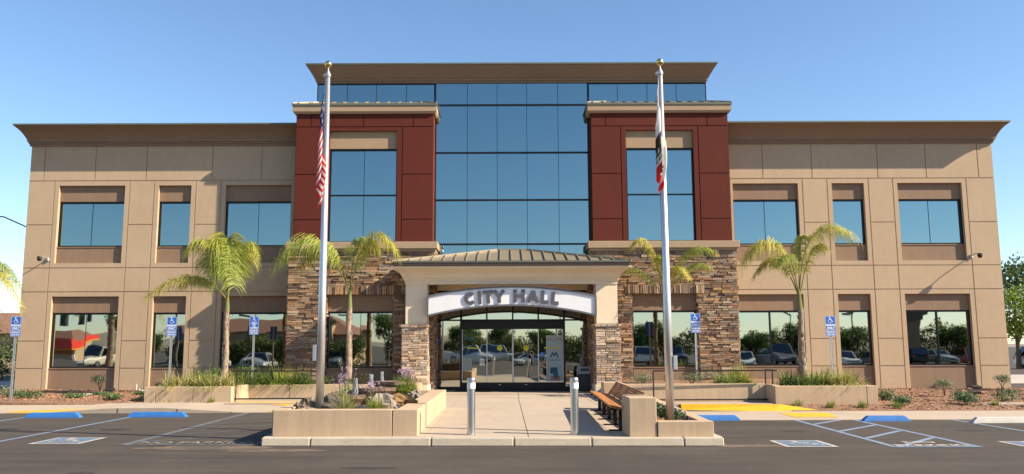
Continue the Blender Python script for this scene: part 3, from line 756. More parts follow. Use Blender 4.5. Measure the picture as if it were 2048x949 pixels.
# letters drawn as heavy geometric strokes in a unit cell
def letter(chh, cx, w_, h_):
    th = .125; zc = (arc_pts(cx, 1)+arc_pts(cx, 0))/2-.005
    sl_ = (arc_pts(cx+.1, 1)-arc_pts(cx-.1, 1))/.2*.85; a = math.atan(sl_)
    ux = Vector((math.cos(a), 0, math.sin(a))); uy = Vector((-math.sin(a), 0, math.cos(a))); o = Vector((cx, AY-.045, zc))
    W2, H2 = w_/2, h_/2
    S = {'I': [[(0, -H2), (0, H2)]], 'T': [[(-W2, H2-th/2), (W2, H2-th/2)], [(0, -H2), (0, H2-th/2)]],
         'L': [[(-W2+th/2, H2), (-W2+th/2, -H2+th/2)], [(-W2, -H2+th/2), (W2, -H2+th/2)]],
         'H': [[(-W2+th/2, -H2), (-W2+th/2, H2)], [(W2-th/2, -H2), (W2-th/2, H2)], [(-W2+th/2, 0), (W2-th/2, 0)]],
         'Y': [[(-W2+.05, H2-.02), (0, -.02)], [(W2-.05, H2-.02), (0, -.02)], [(0, -H2), (0, .02)]],
         'A': [[(-W2+.05, -H2+.02), (0, H2-.04)], [(W2-.05, -H2+.02), (0, H2-.04)], [(-W2*.55, -H2*.35), (W2*.55, -H2*.35)]],
         'C': [[((W2-th/2)*math.cos(R(t)), (H2-th/2)*math.sin(R(t))) for t in range(46, 320, 13)]]}[chh]
    m = MB(); lay = 0
    for pts in S:
        closed = MB()
        P = [Vector((x, y)) for x, y in pts]; L_ = []; R_ = []
        for i, p_ in enumerate(P):
            d = (P[min(i+1, len(P)-1)]-P[max(i-1, 0)]).normalized(); n_ = Vector((-d.y, d.x))*th/2; L_.append(p_+n_); R_.append(p_-n_)
        y0 = lay*.0015; lay += 1
        for i in range(len(P)-1):
            q = [R_[i], R_[i+1], L_[i+1], L_[i]]
            fp = [o+ux*v.x+uy*v.y+Vector((0, -y0, 0)) for v in q]; bp_ = [v+Vector((0, .04+y0, 0)) for v in fp]
            m.hexa([fp[0], fp[1], bp_[1], bp_[0], fp[3], fp[2], bp_[2], bp_[3]])
    m.build('letter', GREYL, sg)
for chh, cx, w_ in (('C', -1.235, .43), ('I', -.905, .12), ('T', -.60, .37), ('Y', -.21, .44), ('H', .495, .41), ('A', .985, .44), ('L', 1.40, .28), ('L', 1.77, .28)): letter(chh, cx, w_, .45)
for xx in (-2.74, 3.21):
    pass

# ------------------------------------------------------------ planters
def wallbox(mb, x0, x1, y0, y1, z0, z1, joints=(), ax='x'):
    c = [x0 if ax == 'x' else y0]+list(joints)+[x1 if ax == 'x' else y1]; e = .006
    for i, (a, b) in enumerate(zip(c[:-1], c[1:])):
        a += e if i else 0; b -= e if i < len(c)-2 else 0
        if ax == 'x': mb.box(a, b, y0, y1, z0, z1)
        else: mb.box(x0, x1, a, b, z0, z1)
def soil(mb, x0, x1, y0, y1, z):
    nx = max(4, int((x1-x0)*5)); ny = max(4, int((y1-y0)*5)); vs = []; fs = []
    for j in range(ny+1):
        for i in range(nx+1):
            x = x0+(x1-x0)*i/nx; y = y0+(y1-y0)*j/ny; vs.append((x, y, z+.03*noise.noise(Vector((x*3, y*3, 2)))))
    for j in range(ny):
        for i in range(nx): a = j*(nx+1)+i; fs.append((a, a+1, a+nx+2, a+nx+1))
    mb.mesh(vs, fs)
pl = empty('fountain_planter', (-2.9, 19.4, .15), 'long beige planter walls around the rock fountain left of the entrance walk', 'planter')
m = MB()
wallbox(m, -4.31, -1.63, 15.63, 15.90, .14, .63, (-2.10,))
wallbox(m, -2.03, -1.63, 15.906, 23.1, .14, .63, (17.8, 20.4), 'y')
wallbox(m, -4.40, -4.14, 15.906, 23.1, .14, .62, (18.4, 20.9), 'y')
wallbox(m, -4.13, -2.04, 22.85, 23.1, .14, .62)
m.build('planter_wall', PLANT, pl, bevel=.012)
m = MB(); soil(m, -4.13, -2.04, 15.91, 22.84, .50); m.build('soil', SOIL, pl)
pr_ = empty('bench_planter', (3.1, 18.5, .15), 'low beige planter with a tall end block behind the wooden bench', 'planter')
m = MB()
m.box(2.25, 2.752, 15.36, 16.32, .14, .85)
m.build('end_block', PLANT, pr_, bevel=.015)
m = MB(); m.box(2.56, 2.98, 21.95, 22.5, .14, .86); m.build('end_block', PLANT, pr_, bevel=.015)
m = MB()
wallbox(m, 2.765, 3.78, 15.34, 15.56, .14, .425)
m.hexa([(3.56, 15.57, .14), (3.78, 15.57, .14), (4.02, 22.5, .14), (3.80, 22.5, .14), (3.56, 15.57, .42), (3.78, 15.57, .42), (4.02, 22.5, .42), (3.80, 22.5, .42)])
m.box(2.62, 2.80, 16.33, 21.94, .14, .42); m.box(3.0, 3.80, 22.3, 22.52, .14, .42)
m.build('planter_wall', PLANT, pr_, bevel=.012)
m = MB(); soil(m, 2.80, 3.80, 15.57, 22.3, .34); m.build('soil', MULCH, pr_)
pa = empty('wall_planter', (-7, 26, .1), 'long beige planter wall along the left front of the building', 'planter')
m = MB()
wallbox(m, -11.1, -8.42, 25.82, 26.04, .02, .61, (-10.75, -9.6))
m.box(-11.1, -10.88, 26.045, 29.5, .02, .60); m.box(-8.64, -8.42, 26.045, 27.62, .02, .60)
wallbox(m, -8.42, -2.9, 27.60, 27.82, .1, .585, (-7.1, -5.3))
m.box(-3.12, -2.9, 27.825, 29.3, .1, .58)
m.build('planter_wall', PLANT, pa, bevel=.012)
m = MB(); soil(m, -10.88, -8.42, 26.04, 31.72, .52); soil(m, -8.42, -3.1, 27.8, 30.65, .50); soil(m, -8.42, -8.0, 30.6, 31.7, .5); m.build('soil', MULCH, pa)
pb = empty('wall_planter', (7, 25, .1), 'long beige planter wall along the right front of the building', 'planter')
m = MB()
wallbox(m, 3.45, 7.80, 25.20, 25.42, .1, .672, (5.0,))
wallbox(m, 7.80, 10.77, 24.32, 24.54, -.05, .64, (10.45,))
m.box(7.80, 8.02, 24.545, 25.42, .02, .66); m.box(10.55, 10.77, 24.545, 31.5, -.05, .64); m.box(3.45, 3.67, 25.425, 29.2, .1, .67)
m.build('planter_wall', PLANT, pb, bevel=.012)
m = MB(); soil(m, 3.67, 10.55, 25.42, 30.62, .58); soil(m, 8.02, 10.55, 24.54, 25.42, .56); soil(m, 8.55, 10.55, 30.6, 31.72, .58); m.build('soil', MULCH, pb)

# ------------------------------------------------------------ bollards, bench, bin, rails
def bollard(x, y, label):
    b = empty('bollard', (x, y, .15), label, 'bollard', 'steel bollards at the kerb')
    m = MB(); m.tube([(x, y, .15), (x, y, .97)], .076, 24); m.build('post', STEEL, b, smooth=False)
    for p_ in (): pass
    m = MB(); m.tube([(x, y, 1.0), (x, y, 1.11)], .079, 24, cap=False); m.build('reflective_band', REFL, b, smooth=True)
    m = MB(); m.tube([(x, y, 1.112), (x, y, 1.17), (x, y, 1.195), (x, y, 1.205)], [.08, .08, .072, .04], 24); m.build('cap', STEEL, b); m = MB(); m.tube([(x, y, .97), (x, y, 1.0)], .078, 24); m.build('collar', STEEL, b)
    m = MB(); m.tube([(x, y, .15), (x, y, .165)], .10, 24)
    for k_ in range(4): m.cyl((x+.12*math.cos(k_*1.57+.7), y+.12*math.sin(k_*1.57+.7)), .012, .15, .17, 6)
    m.build('base_ring', GALV, b)
bollard(-.645, 15.84, 'brushed steel bollard on the kerb beside the fountain planter')
bollard(1.293, 15.78, 'brushed steel bollard on the kerb nearest the wooden bench')

bn = empty('bench', (2.3, 19, .15), 'long slatted brown wooden bench facing the entrance walk', 'bench')
m = MB(); SB = MB()
def bx_(y): return 1.98+(y-16.1)*.033
y0_, y1_ = 16.36, 21.85
for i in range(7):
    xo = .03+i*.070; z = .60-.012*i+.004*abs(i-3); q = random.uniform(.8, 1.25); m.cur = (.40*q, .15*q, .045*q)
    for a, b in ((y0_-.24 if i < 3 else y0_, 18.2), (18.206, 20.0), (20.006, y1_)):
        q = random.uniform(.85, 1.2); m.cur = (.40*q, .155*q, .045*q)
        m.hexa([(bx_(a)+xo, a, z), (bx_(a)+xo+.052, a, z), (bx_(b)+xo+.052, b, z), (bx_(b)+xo, b, z), (bx_(a)+xo, a, z+.04), (bx_(a)+xo+.052, a, z+.04), (bx_(b)+xo+.052, b, z+.04), (bx_(b)+xo, b, z+.04)])
m.build('seat_slats', WOOD, bn, bevel=.004)
m = MB()
for i in range(7):
    xo = .50+i*.030; z = .60+i*.042
    for a, b in ((y0_, 18.2), (18.206, 20.0), (20.006, y1_)):
        q = random.uniform(.85, 1.2); m.cur = (.36*q, .14*q, .045*q)
        m.hexa([(bx_(a)+xo, a, z), (bx_(a)+xo+.035, a, z-.015), (bx_(b)+xo+.035, b, z-.015), (bx_(b)+xo, b, z), (bx_(a)+xo+.028, a, z+.036), (bx_(a)+xo+.060, a, z+.022), (bx_(b)+xo+.060, b, z+.022), (bx_(b)+xo+.028, b, z+.036)])
m.build('back_slats', WOOD, bn, bevel=.004)
for y in (16.5, 17.7, 19.05, 20.4, 21.7):
    m = MB(); x = bx_(y)
    m.box(x+.22, x+.30, y-.02, y+.02, .17, .57); m.box(x+.02, x+.52, y-.03, y+.03, .152, .175); m.box(x+.03, x+.50, y-.022, y+.022, .545, .585)
    m.bar((x+.50, y, .56), (x+.735, y, .87), .04, .04, (0, 1, 0)); m.build('leg', BLACK, bn)

tc = empty('trash_can', (2.93, 31.25, .17), 'black trash can with grey domed lid right of the doors', 'trash can')
m = MB(); m.box(2.68, 3.18, 31.0, 31.5, .20, .86); 
for x in (2.70, 3.16): m.box(x-.03, x+.03, 30.985, 31.0, .22, .84)
m.build('bin_body', PLASTB, tc, bevel=.02)
m = MB(); m.hexa([(2.66, 30.97, .87), (3.2, 30.97, .87), (3.2, 31.52, .87), (2.66, 31.52, .87), (2.70, 31.02, 1.07), (3.16, 31.02, 1.07), (3.16, 31.48, 1.07), (2.70, 31.48, 1.07)]); m.box(2.66, 3.2, 30.965, 31.0, .80, .87)
m.build('bin_lid', GREYPL, tc, bevel=.02); m = MB(); m.box(2.78, 3.08, 30.955, 31.0, .91, 1.0); m.build('flap', PLASTB, tc)
for (xa, ya, xb, yb, sx, nm) in ((-8.37, 26.1, -5.0, 26.3, -1, 'left'), (7.96, 25.0, 4.4, 24.95, 1, 'right')):
    h = empty('handrail', (xa, ya, .15), 'dark metal handrail along the %s ramp' % nm, 'handrail')
    m = MB(); yo = 1.4 if sx < 0 else 1.0
    xs2 = xa+(-.16 if sx < 0 else .10)
    m.tube([(xa+.12*sx, ya, 1.07), (xb, yb, 1.07)], .022, 8); m.tube([(xs2, ya+yo, 1.07), (xa+.12*sx, ya, 1.07)], .022, 8)
    m.build('top_rail', DARKM, h)
    m = MB(); m.tube([(xa+.1*sx, ya, .22), (xb, yb, .22)], .022, 8); m.tube([(xs2, ya+yo, .22), (xa+.1*sx, ya, .22)], .018, 8); m.build('bottom_rail', DARKM, h)
    for px, py in ((xa, ya), (xs2, ya+yo), (xb, yb)):
        m = MB(); m.tube([(px, py, .13), (px, py, 1.06)], .022, 8); m.build('post', DARKM, h)

# ------------------------------------------------------------ wheel stops
def stop(x0, x1, y, label, mt_):
    m = MB(); h = .13; e = .13; b = .09; t = .055
    V = [(x0, y-b, .002), (x1, y-b, .002), (x1, y+b, .002), (x0, y+b, .002), (x0+.03, y-b+.01, .05), (x1-.03, y-b+.01, .05), (x1-.03, y+b-.01, .05), (x0+.03, y+b-.01, .05),
         (x0+e, y-t, h), (x1-e, y-t, h), (x1-e, y+t, h), (x0+e, y+t, h)]
    m.mesh(V, [(0, 1, 5, 4), (1, 2, 6, 5), (2, 3, 7, 6), (3, 0, 4, 7), (4, 5, 9, 8), (5, 6, 10, 9), (6, 7, 11, 10), (7, 4, 8, 11), (8, 9, 10, 11)])
    tag(m.build('wheel_stop', mt_, origin=((x0+x1)/2, y, 0), bevel=.008), label, 'wheel stop', 'parking wheel stops')
stop(-12.5, -11.05, 21.98, 'blue wheel stop at far left in front of the yellow pad', STOPB)
stop(-9.86, -8.32, 22.05, 'blue wheel stop left of the worn no parking lines', STOPB)
stop(4.25, 5.68, 20.45, 'blue wheel stop partly behind the bench planter', STOPB)
stop(8.50, 9.62, 20.13, 'blue wheel stop right of the striped aisle', STOPB)
stop(10.80, 12.6, 19.6, 'pale unpainted concrete wheel stop at right edge', STOPW)

# ------------------------------------------------------------ parking signs
def psign(x, y, zb, ztop, where, small=False):
    g_ = empty('parking_sign', (x, y, zb), 'blue wheelchair parking only sign '+where, 'sign', 'accessible parking signs')
    m = MB(); m.box(x-.025, x+.025, y, y+.03, zb, ztop-.02); 
    for s in (-1, 1): m.box(x+s*.028-.006, x+s*.028+.006, y-.004, y+.018, zb, ztop-.03)
    m.build('post', GALV, g_)
    m = MB(); hw = .155; zt = ztop; zm = zt-.42; zl_ = zt-.605
    m.m = 0; m.box(x-hw, x+hw, y-.012, y-.006, zm+.005, zt); m.box(x-hw, x+hw, y-.012, y-.006, zl_, zm-.005)
    m.m = 1
    for a, b in ((zm+.005, zt), (zl_, zm-.005)):
        for p_ in ([(-hw+.012, a+.010), (hw-.012, a+.010)], [(-hw+.012, b-.010), (hw-.012, b-.010)]): stroke(m, p_, .006, (x, y-.0135, 0), (1, 0, 0), (0, 0, 1))
        for s in (-1, 1): stroke(m, [(s*(hw-.012), a+.01), (s*(hw-.012), b-.01)], .006, (x, y-.0135, 0), (1, 0, 0), (0, 0, 1))
    Y = y-.014
    if small:
        isa(m, (x, Y, zt-.10), (1, 0, 0), (0, 0, 1), .16)
        for i, s in enumerate(('PARKING', 'ONLY', 'VAN', 'ACCESSIBLE')): text_mb(m, s, .05, (x, Y, zt-.235-i*.053), off=.002, sx=.95)
    else:
        isa(m, (x, Y, zt-.115), (1, 0, 0), (0, 0, 1), .20)
        text_mb(m, 'PARKING', .085, (x, Y, zt-.30), off=.003, sx=.80); text_mb(m, 'ONLY', .085, (x, Y, zt-.385), off=.003, sx=.95)
    text_mb(m, 'MINIMUM', .062, (x, Y, zm-.082), off=.002, sx=.95); text_mb(m, 'FINE $250', .062, (x, Y, zm-.152), off=.002, sx=.88)
    m.build('sign_panel', [SIGNB, SIGNW], g_)
psign(-15.0, 25.5, .1, 2.765, 'at far left in the mulch bed')
psign(-10.5, 26.2, .5, 2.765, 'second from left, in front of the narrow window')
psign(-8.45, 28.0, .48, 2.84, 'with small van accessible text, behind the left handrail', True)
psign(6.06, 26.5, .55, 2.83, 'in front of the right stone tower')
psign(9.77, 25.0, .5, 2.68, 'rightmost, beside the V shaped palm')

# ------------------------------------------------------------ flagpoles and flags
def pole(x, y, zb, zt, where):
    p_ = empty('flagpole', (x, y, zb), 'tall tapered aluminium flagpole with gold ball '+where, 'flagpole', 'flagpoles beside the entrance walk')
    m = MB(); m.tube([(x, y, zb), (x, y, zb+2.2), (x, y, zt-.28)], [.078, .075, .042], 24); m.build('pole', ALU, p_, smooth=True)
    m = MB(); m.tube([(x, y, zt-.28), (x, y, zt-.24), (x, y, zt-.19), (x, y, zt-.14), (x, y, zt-.06)], [.052, .06, .035, .012, .010], 14)
    m.ball((x-.065, y, zt-.25), .035, 10); m.build('truck', ALU, p_)
    m = MB(); m.ball((x, y, zt-.02), .075, 18); m.build('finial_ball', GOLD, p_, smooth=True)
    m = MB(); m.box(x-.15, x-.075, y-.06, y+.06, 1.52, 1.83) if x < 0 else m.box(x+.075, x+.15, y-.06, y+.06, 1.34, 1.60); m.build('halyard_box', ALU, p_, bevel=.008)
    m = MB(); m.tube([(x-.06, y-.03, 1.6), (x-.055, y-.03, 4), (x-.05, y-.02, zt-.28)], .004, 5); m.build('halyard', REFL, p_)
pole(-3.575, 16.2, .45, 7.50, 'rising from the fountain planter')
pole(3.085, 15.8, .32, 7.38, 'rising from the bench planter')

def flag_mat(name, kind):
    m = D.materials.new(name); m.use_nodes = True; t = m.node_tree; N = t.nodes; L = t.links; b = N['Principled BSDF']
    b.inputs['Roughness'].default_value = .8
    a = N.new('ShaderNodeAttribute'); a.attribute_name = 'Col'
    L.new(a.outputs['Color'], b.inputs['Base Color'])
    tr = N.new('ShaderNodeBsdfTranslucent'); L.new(a.outputs['Color'], tr.inputs[0])
    ms = N.new('ShaderNodeMixShader'); ms.inputs[0].default_value = .45; L.new(b.outputs[0], ms.inputs[1]); L.new(tr.outputs[0], ms.inputs[2]); L.new(ms.outputs[0], N['Material Output'].inputs[0])
    return m
FLAGM = flag_mat('flag_cloth', 0)
def usc(u, v):
    if u < .4 and v < 7/13:
        gx = u/.4*11; gy = v/(7/13)*9; fx = gx-round(gx); fy = gy-round(gy)
        if fx*fx+fy*fy < .07 and (round(gx)+round(gy)) % 2 == 0 and 0 < round(gx) < 11 and 0 < round(gy) < 9: return (.8, .8, .82)
        return (.012, .02, .12)
    return (.62, .02, .02) if int(v*13) % 2 == 0 else (.8, .79, .77)
def calc(u, v):
    if v > .82: return (.62, .03, .02)
    # brown bear shape with green mound, red star, lettering band
    x, y = (u-.52), (v-.42)
    if (x/.21)**2+(y/.13)**2 < 1 or ((x+.19)/.08)**2+((y+.03)/.08)**2 < 1: return (.06, .035, .02)
    if abs(x-.12) < .03 and 0 < y < .22 or abs(x+.12) < .03 and 0 < y < .22 or abs(x+.02) < .025 and 0 < y < .2: return (.06, .035, .02)
    if abs(y-.22) < .03 and abs(x) < .3: return (.05, .12, .03)
    if (u-.13)**2+(v-.14)**2 < .0028: return (.6, .03, .02)
    if .71 < v < .77 and .15 < u < .85 and int(u*40) % 3: return (.05, .03, .02)
    return (.8, .79, .75)
def drape(name, label, x, y, zt, H, Lf, fn, wl_, wr, seed, drop):
    """a flag hanging limp: folds gather beside the pole, fly corner lowest"""
    m = MB(); NU, NV = 90, 78
    def P(u, v):
        # hoist edge runs down the pole, the rest of the cloth sags below it in pleats
        s = u*Lf
        sag = drop*(u**.75)
        z = zt-v*H*(1-.42*u)-sag
        k = u*13+seed+v*1.3
        spread = min(1, (zt-z)/1.1+.12)
        xx = -.055-wl_*spread*(.45-.55*math.cos(k))*(.25+.75*u**.5)
        if u > .55: xx += wr*(u-.55)/.45*(.5+.5*math.sin(v*3+.6))*spread
        yy = -.09-.16*spread*(.5+.5*math.sin(k+.6))*(.3+.7*u)-.02*math.sin(v*7+u*4)
        return (x+xx, y+yy, z)
    for i in range(NU):
        for j in range(NV):
            u0, u1, v0, v1 = i/NU, (i+1)/NU, j/NV, (j+1)/NV
            m.cur = fn((u0+u1)/2, (v0+v1)/2)
            m.face([P(u0, v0), P(u1, v0), P(u1, v1), P(u0, v1)])
    o = m.build(name, FLAGM, origin=(x, y, zt), smooth=True)
    tag(o, label, 'flag'); return o
drape('flag', 'red white and blue starred flag hanging limp on left flagpole', -3.575, 16.2, 7.12, 1.45, 2.3, usc, .12, .13, .4, 1.8)
drape('flag', 'white flag with brown bear and red stripe, limp on the right pole', 3.085, 15.8, 7.06, 1.5, 2.2, calc, .13, .13, 1.3, 1.5)

# ------------------------------------------------------------ fountain and rocks
ft = empty('fountain', (-3.05, 19, .5), 'three tier rock slab fountain with bubbling white water jets', 'fountain')
for (x, y, r_, zr, jh, jr, nm) in ((-3.30, 17.5, .36, .80, .34, .075, 0), (-2.98, 19.0, .42, .88, .30, .075, 1), (-2.72, 20.5, .46, .96, .23, .06, 2)):
    m = MB(); m.cur = (.17, .11, .075)
    n = 22; prof = [(0.55, .42), (.75, zr-.16), (.98, zr-.07), (1.0, zr), (.86, zr+.005), (.80, zr-.02)]
    vs = []; fs = []
    for fr_, z in prof:
        for k_ in range(n):
            a = 6.2832*k_/n; q = 1+.16*noise.noise(Vector((math.cos(a)*1.8, math.sin(a)*1.8, nm*3+1)))
            vs.append((x+r_*1.15*fr_*q*math.cos(a), y+r_*fr_*q*math.sin(a), z+.012*noise.noise(Vector((a*3, z*9, nm)))))
    for i in range(len(prof)-1):
        for k_ in range(n): a = i*n+k_; b = i*n+(k_+1) % n; fs.append((a, b, b+n, a+n))
    fs.append(tuple(range((len(prof)-1)*n, len(prof)*n)))
    m.mesh(vs, fs); bs = m.build('basin', SLAB, ft)
    jx_ = x-.0 if nm != 2 else x-.30
    if nm == 0: jx_ = x+.18
    if nm == 1: jx_ = x-.06
    m = MB()
    for _ in range(900):
        t = random.random()**.8; a = random.uniform(0, 6.283); rr = jr*(.55+.35*(1-t)**2)*random.random()**.5
        h = zr+jh*t*(.72+.28*abs(math.sin(a*1.5+nm))); s_ = random.uniform(.002, .0075)
        m.ball((jx_+rr*math.cos(a), y+rr*math.sin(a), h), s_, 5, (1, 1, random.uniform(1, 3.2)))
    m.build('water_jet', WATER, ft, smooth=True)
ROCKC = [(.15, .11, .08), (.21, .165, .125), (.10, .08, .062), (.20, .115, .045), (.045, .04, .045), (.24, .20, .165)]
def rock(x, y, z, r_, sc, c, sd, label, rot=0):
    m = MB(); m.cur = c; m.ball((0, 0, 0), r_, 16, sc, .75, sd)
    ca, sa = math.cos(rot), math.sin(rot)
    m.v = [(x+a*ca-b*sa, y+a*sa+b*ca, z+c_) for a, b, c_ in m.v]
    tag(m.build('rock', ROCK, origin=(x, y, z-r_*sc[2]*.6)), label, 'rock', 'rocks in the fountain planter')
rock(-3.40, 16.35, .62, .25, (1.35, .8, .8), ROCKC[2], 1, 'large dark rock at the foot of the left flagpole')
rock(-3.98, 16.75, .60, .16, (1, .9, 1.1), ROCKC[0], 2, 'brown rock left of the left flagpole base')
rock(-3.72, 16.0, .56, .12, (1.5, .8, .6), ROCKC[1], 3, 'flat tan rock leaning against the flagpole foot', .5)
rock(-2.48, 16.7, .62, .24, (1.35, .9, .85), ROCKC[5], 4, 'large pale grey rock in front of lowest fountain basin')
rock(-2.85, 16.4, .54, .17, (1.3, .8, .5), ROCKC[4], 5, 'low black wet rock below the lowest basin')
rock(-2.25, 17.5, .64, .25, (1.3, .9, .6), ROCKC[3], 6, 'flat orange brown rock near the right planter wall')
rock(-2.18, 16.75, .57, .10, (1, 1.2, .8), ROCKC[4], 7, 'small smooth black rock beside the right planter wall')
rock(-2.30, 16.25, .56, .13, (1.3, .9, .6), ROCKC[0], 8, 'brown rubble rock in the front right planter corner')
rock(-2.16, 18.4, .64, .14, (1, 1, .9), ROCKC[5], 9, 'whitish rock on the right side behind orange rock')
rock(-2.12, 19.9, .66, .15, (.9, 1.1, .9), ROCKC[5], 10, 'pale rock beneath the big purple flowering clump')
rock(-3.95, 17.7, .60, .20, (1.1, 1, .6), ROCKC[1], 11, 'tan rock between left planter wall and lowest basin')
rock(-3.75, 18.9, .66, .24, (1.3, 1, .5), ROCKC[0], 12, 'broad flat rock left of the middle basin')
rock(-3.1, 16.05, .52, .09, (1.2, 1, .7), ROCKC[3], 13, 'small rusty rock behind the planter front wall')
rock(-2.66, 18.2, .62, .16, (1.2, 1, .8), ROCKC[2], 14, 'dark rock between lowest and middle basins')
rock(-3.55, 20.4, .66, .22, (1.2, 1, .7), ROCKC[1], 15, 'tan rock left of the highest basin')
rock(3.42, 15.85, .38, .06, (.8, .8, 1.3), ROCKC[4], 16, 'small upright dark rock in the bench planter')

# ------------------------------------------------------------ plants
def vary(c, a=.3):
    q = random.uniform(1-a, 1+a); return (c[0]*q*random.uniform(.9, 1.1), c[1]*q, c[2]*q*random.uniform(.8, 1.2))
GR = (.15, .22, .045); YG = (.29, .31, .06); DG = (.035, .065, .018); STRAW = (.52, .44, .20); SAGE = (.19, .22, .13); OL = (.15, .18, .09)
def blades(m, x, y, z, n, L_, w_, cols, spread=.5, droop=.6, base=.08):
    for _ in range(n):
        a = random.uniform(0, 6.283); l = L_*random.uniform(.55, 1.1); t = random.random()**.7*spread; m.cur = vary(random.choice(cols))
        bx, by = x+base*random.uniform(-1, 1), y+base*random.uniform(-1, 1); d = Vector((math.cos(a), math.sin(a), 0)); s = Vector((-d.y, d.x, 0))*w_/2*random.uniform(.7, 1.2)
        p = Vector((bx, by, z)); v = (d*t*1.3+Vector((0, 0, 1))).normalized(); pts = [p]
        for k_ in range(3): p = p+v*l/3; pts.append(p); v = (v+d*droop*t*.9-Vector((0, 0, droop*t*1.1))).normalized()
        W_ = (1, .9, .6, .05)
        for k_ in range(3): m.face([pts[k_]-s*W_[k_], pts[k_]+s*W_[k_], pts[k_+1]+s*W_[k_+1], pts[k_+1]-s*W_[k_+1]])
def leaves(m, c, r, n, sz, cols, sc=(1, 1, 1), shell=.5):
    for _ in range(n):
        d = Vector((random.gauss(0, 1), random.gauss(0, 1), random.gauss(0, 1))).normalized(); q = r*(shell+(1-shell)*random.random())*(1+.25*noise.noise(d*2.2+Vector(c)))
        p = Vector((c[0]+d.x*q*sc[0], c[1]+d.y*q*sc[1], c[2]+d.z*q*sc[2])); m.cur = vary(random.choice(cols))
        a = Vector((random.gauss(0, 1), random.gauss(0, 1), random.gauss(0, 1)+.3)).normalized(); b = a.cross(d+Vector((.01, .02, .03))).normalized(); l = sz*random.uniform(.6, 1.3)
        m.face([p-a*l*.5, p+b*l*.25, p+a*l*.5, p-b*l*.25])
def grass(x, y, z, label, L_=.55, n=230, cols=(GR, YG), w_=.018, spread=.75, grp='strap leaf grasses', base=.10):
    m = MB(); blades(m, x, y, z, n, L_, w_, cols, spread, base=base)
    return tag(m.build('grass_clump', LEAF, origin=(x, y, z)), label, 'grass', grp)
def bush(x, y, z, r, label, cols, n=500, sz=.06, sc=(1, 1, 1), grp=None, name='shrub', stem=.0, sl=0):
    g_ = empty(name, (x, y, z), label, 'shrub', grp)
    m = MB()
    for k_ in range(5):
        a = random.uniform(0, 6.28); leaves(m, (x+r*.4*math.cos(a)*sc[0], y+r*.4*math.sin(a), z+stem+r*sc[2]*random.uniform(.6, 1.0)), r*.72, n//5, sz, cols, sc, .25)
    m.build('foliage', LEAF, g_)
    m = MB()
    for k_ in range(5):
        a = k_*1.3; m.tube([(x, y, z-.02), (x+r*.1*math.cos(a), y+r*.1*math.sin(a), z+stem*.6+.05), (x+r*.45*math.cos(a), y+r*.45*math.sin(a), z+stem+r*.8)], [.014, .011, .005], 5)
    m.build('stems', TBARK, g_); return g_
def flowering(x, y, z, label, L_, nf, n=170, fh=.75, grp='purple flowering garlic clumps'):
    g_ = empty('flowering_clump', (x, y, z), label, 'flowering plant', grp)
    m = MB(); blades(m, x, y, z, n, L_, .018, (GR, YG, (.26, .33, .07)), .9, base=.14); m.build('leaf_blades', LEAF, g_)
    s_ = MB(); f = MB()
    for _ in range(nf):
        a = random.uniform(0, 6.28); q = random.uniform(.05, .30)*fh; h = z+fh*random.uniform(.65, 1.05); tx_, ty = x+q*math.cos(a), y+q*math.sin(a)
        s_.cur = vary((.16, .17, .07)); s_.tube([(x+.2*q*math.cos(a), y+.2*q*math.sin(a), z), (tx_*.6+x*.4, ty*.6+y*.4, (z+h)/2+.05), (tx_, ty, h)], .003, 4)
        for _k in range(10):
            f.cur = vary(random.choice(((.52, .30, .58), (.62, .42, .62), (.45, .22, .50)))); d = Vector((random.gauss(0, 1), random.gauss(0, 1), random.gauss(0, 1))).normalized()
            p = Vector((tx_, ty, h))+d*random.uniform(.005, .035); b = d.orthogonal().normalized()*.006; f.face([p-b, p+d*.014, p+b, p-d*.006])
    s_.build('flower_stems', LEAF, g_); f.build('flower_heads', PETAL, g_); return g_
flowering(-2.42, 20.3, .60, 'large clump with many lilac flowers at the planter back', .60, 60, 1000, .66)
flowering(-3.22, 16.5, .52, 'grey green clump with pink lilac flowers before the first jet', .5, 15, 330, .72)
flowering(-3.9, 20.9, .52, 'sparse purple flower stems just right of left flagpole', .5, 14, 90, .75)
flowering(-2.65, 16.9, .52, 'thin pink flower stems around the middle basin', .15, 14, 30, .55)
grass(-2.48, 16.12, .52, 'bright green clump overhanging the planter front wall', .38, 420, (YG, (.22, .26, .05)), .012, .85)
grass(-3.10, 16.22, .50, 'pale dry clump in front of the lowest fountain basin', .42, 380, (SAGE, STRAW, YG), .010, .7)
grass(-4.0, 16.2, .5, 'tiny yellow tuft in the front left planter corner', .14, 60, (YG, STRAW), .01, .8)
# planter along left front
for i, (x, y, c_, L_, t) in enumerate(((-10.4, 26.35, (STRAW, YG, STRAW), .62, 'straw coloured grass at left end of the left planter'), (-9.75, 26.5, (GR, YG, STRAW), .62, 'mixed green and straw grass second in left planter'),
     (-9.95, 27.3, (GR, DG), .75, 'tall dark green grass behind the first straw clump'), (-9.35, 26.3, (STRAW, YG, GR), .60, 'pale arching grass before the left palm trunk'),
     (-8.9, 26.45, (YG, STRAW), .6, 'yellowish grass right of the left palm trunk'), (-8.85, 27.9, (GR, YG), .68, 'upright green grass behind the handrail corner'),
     (-8.05, 28.1, (GR, GR, DG), .80, 'green fountain grass left of the shaded stone tower'), (-7.4, 28.2, (YG, (.25, .33, .05)), .72, 'bright green tall grass beneath the third window'),
     (-6.85, 28.15, (DG, GR), .7, 'dark green grass at the stone tower corner'))):
    grass(x, y, .5, t, L_*1.12, 560, c_, .026, 1.5, base=.32)
bush(-9.0, 29.2, .52, .42, 'dark green bush behind the left palm trunk', (DG, GR), 600, .07, (1.2, 1, 1.1))
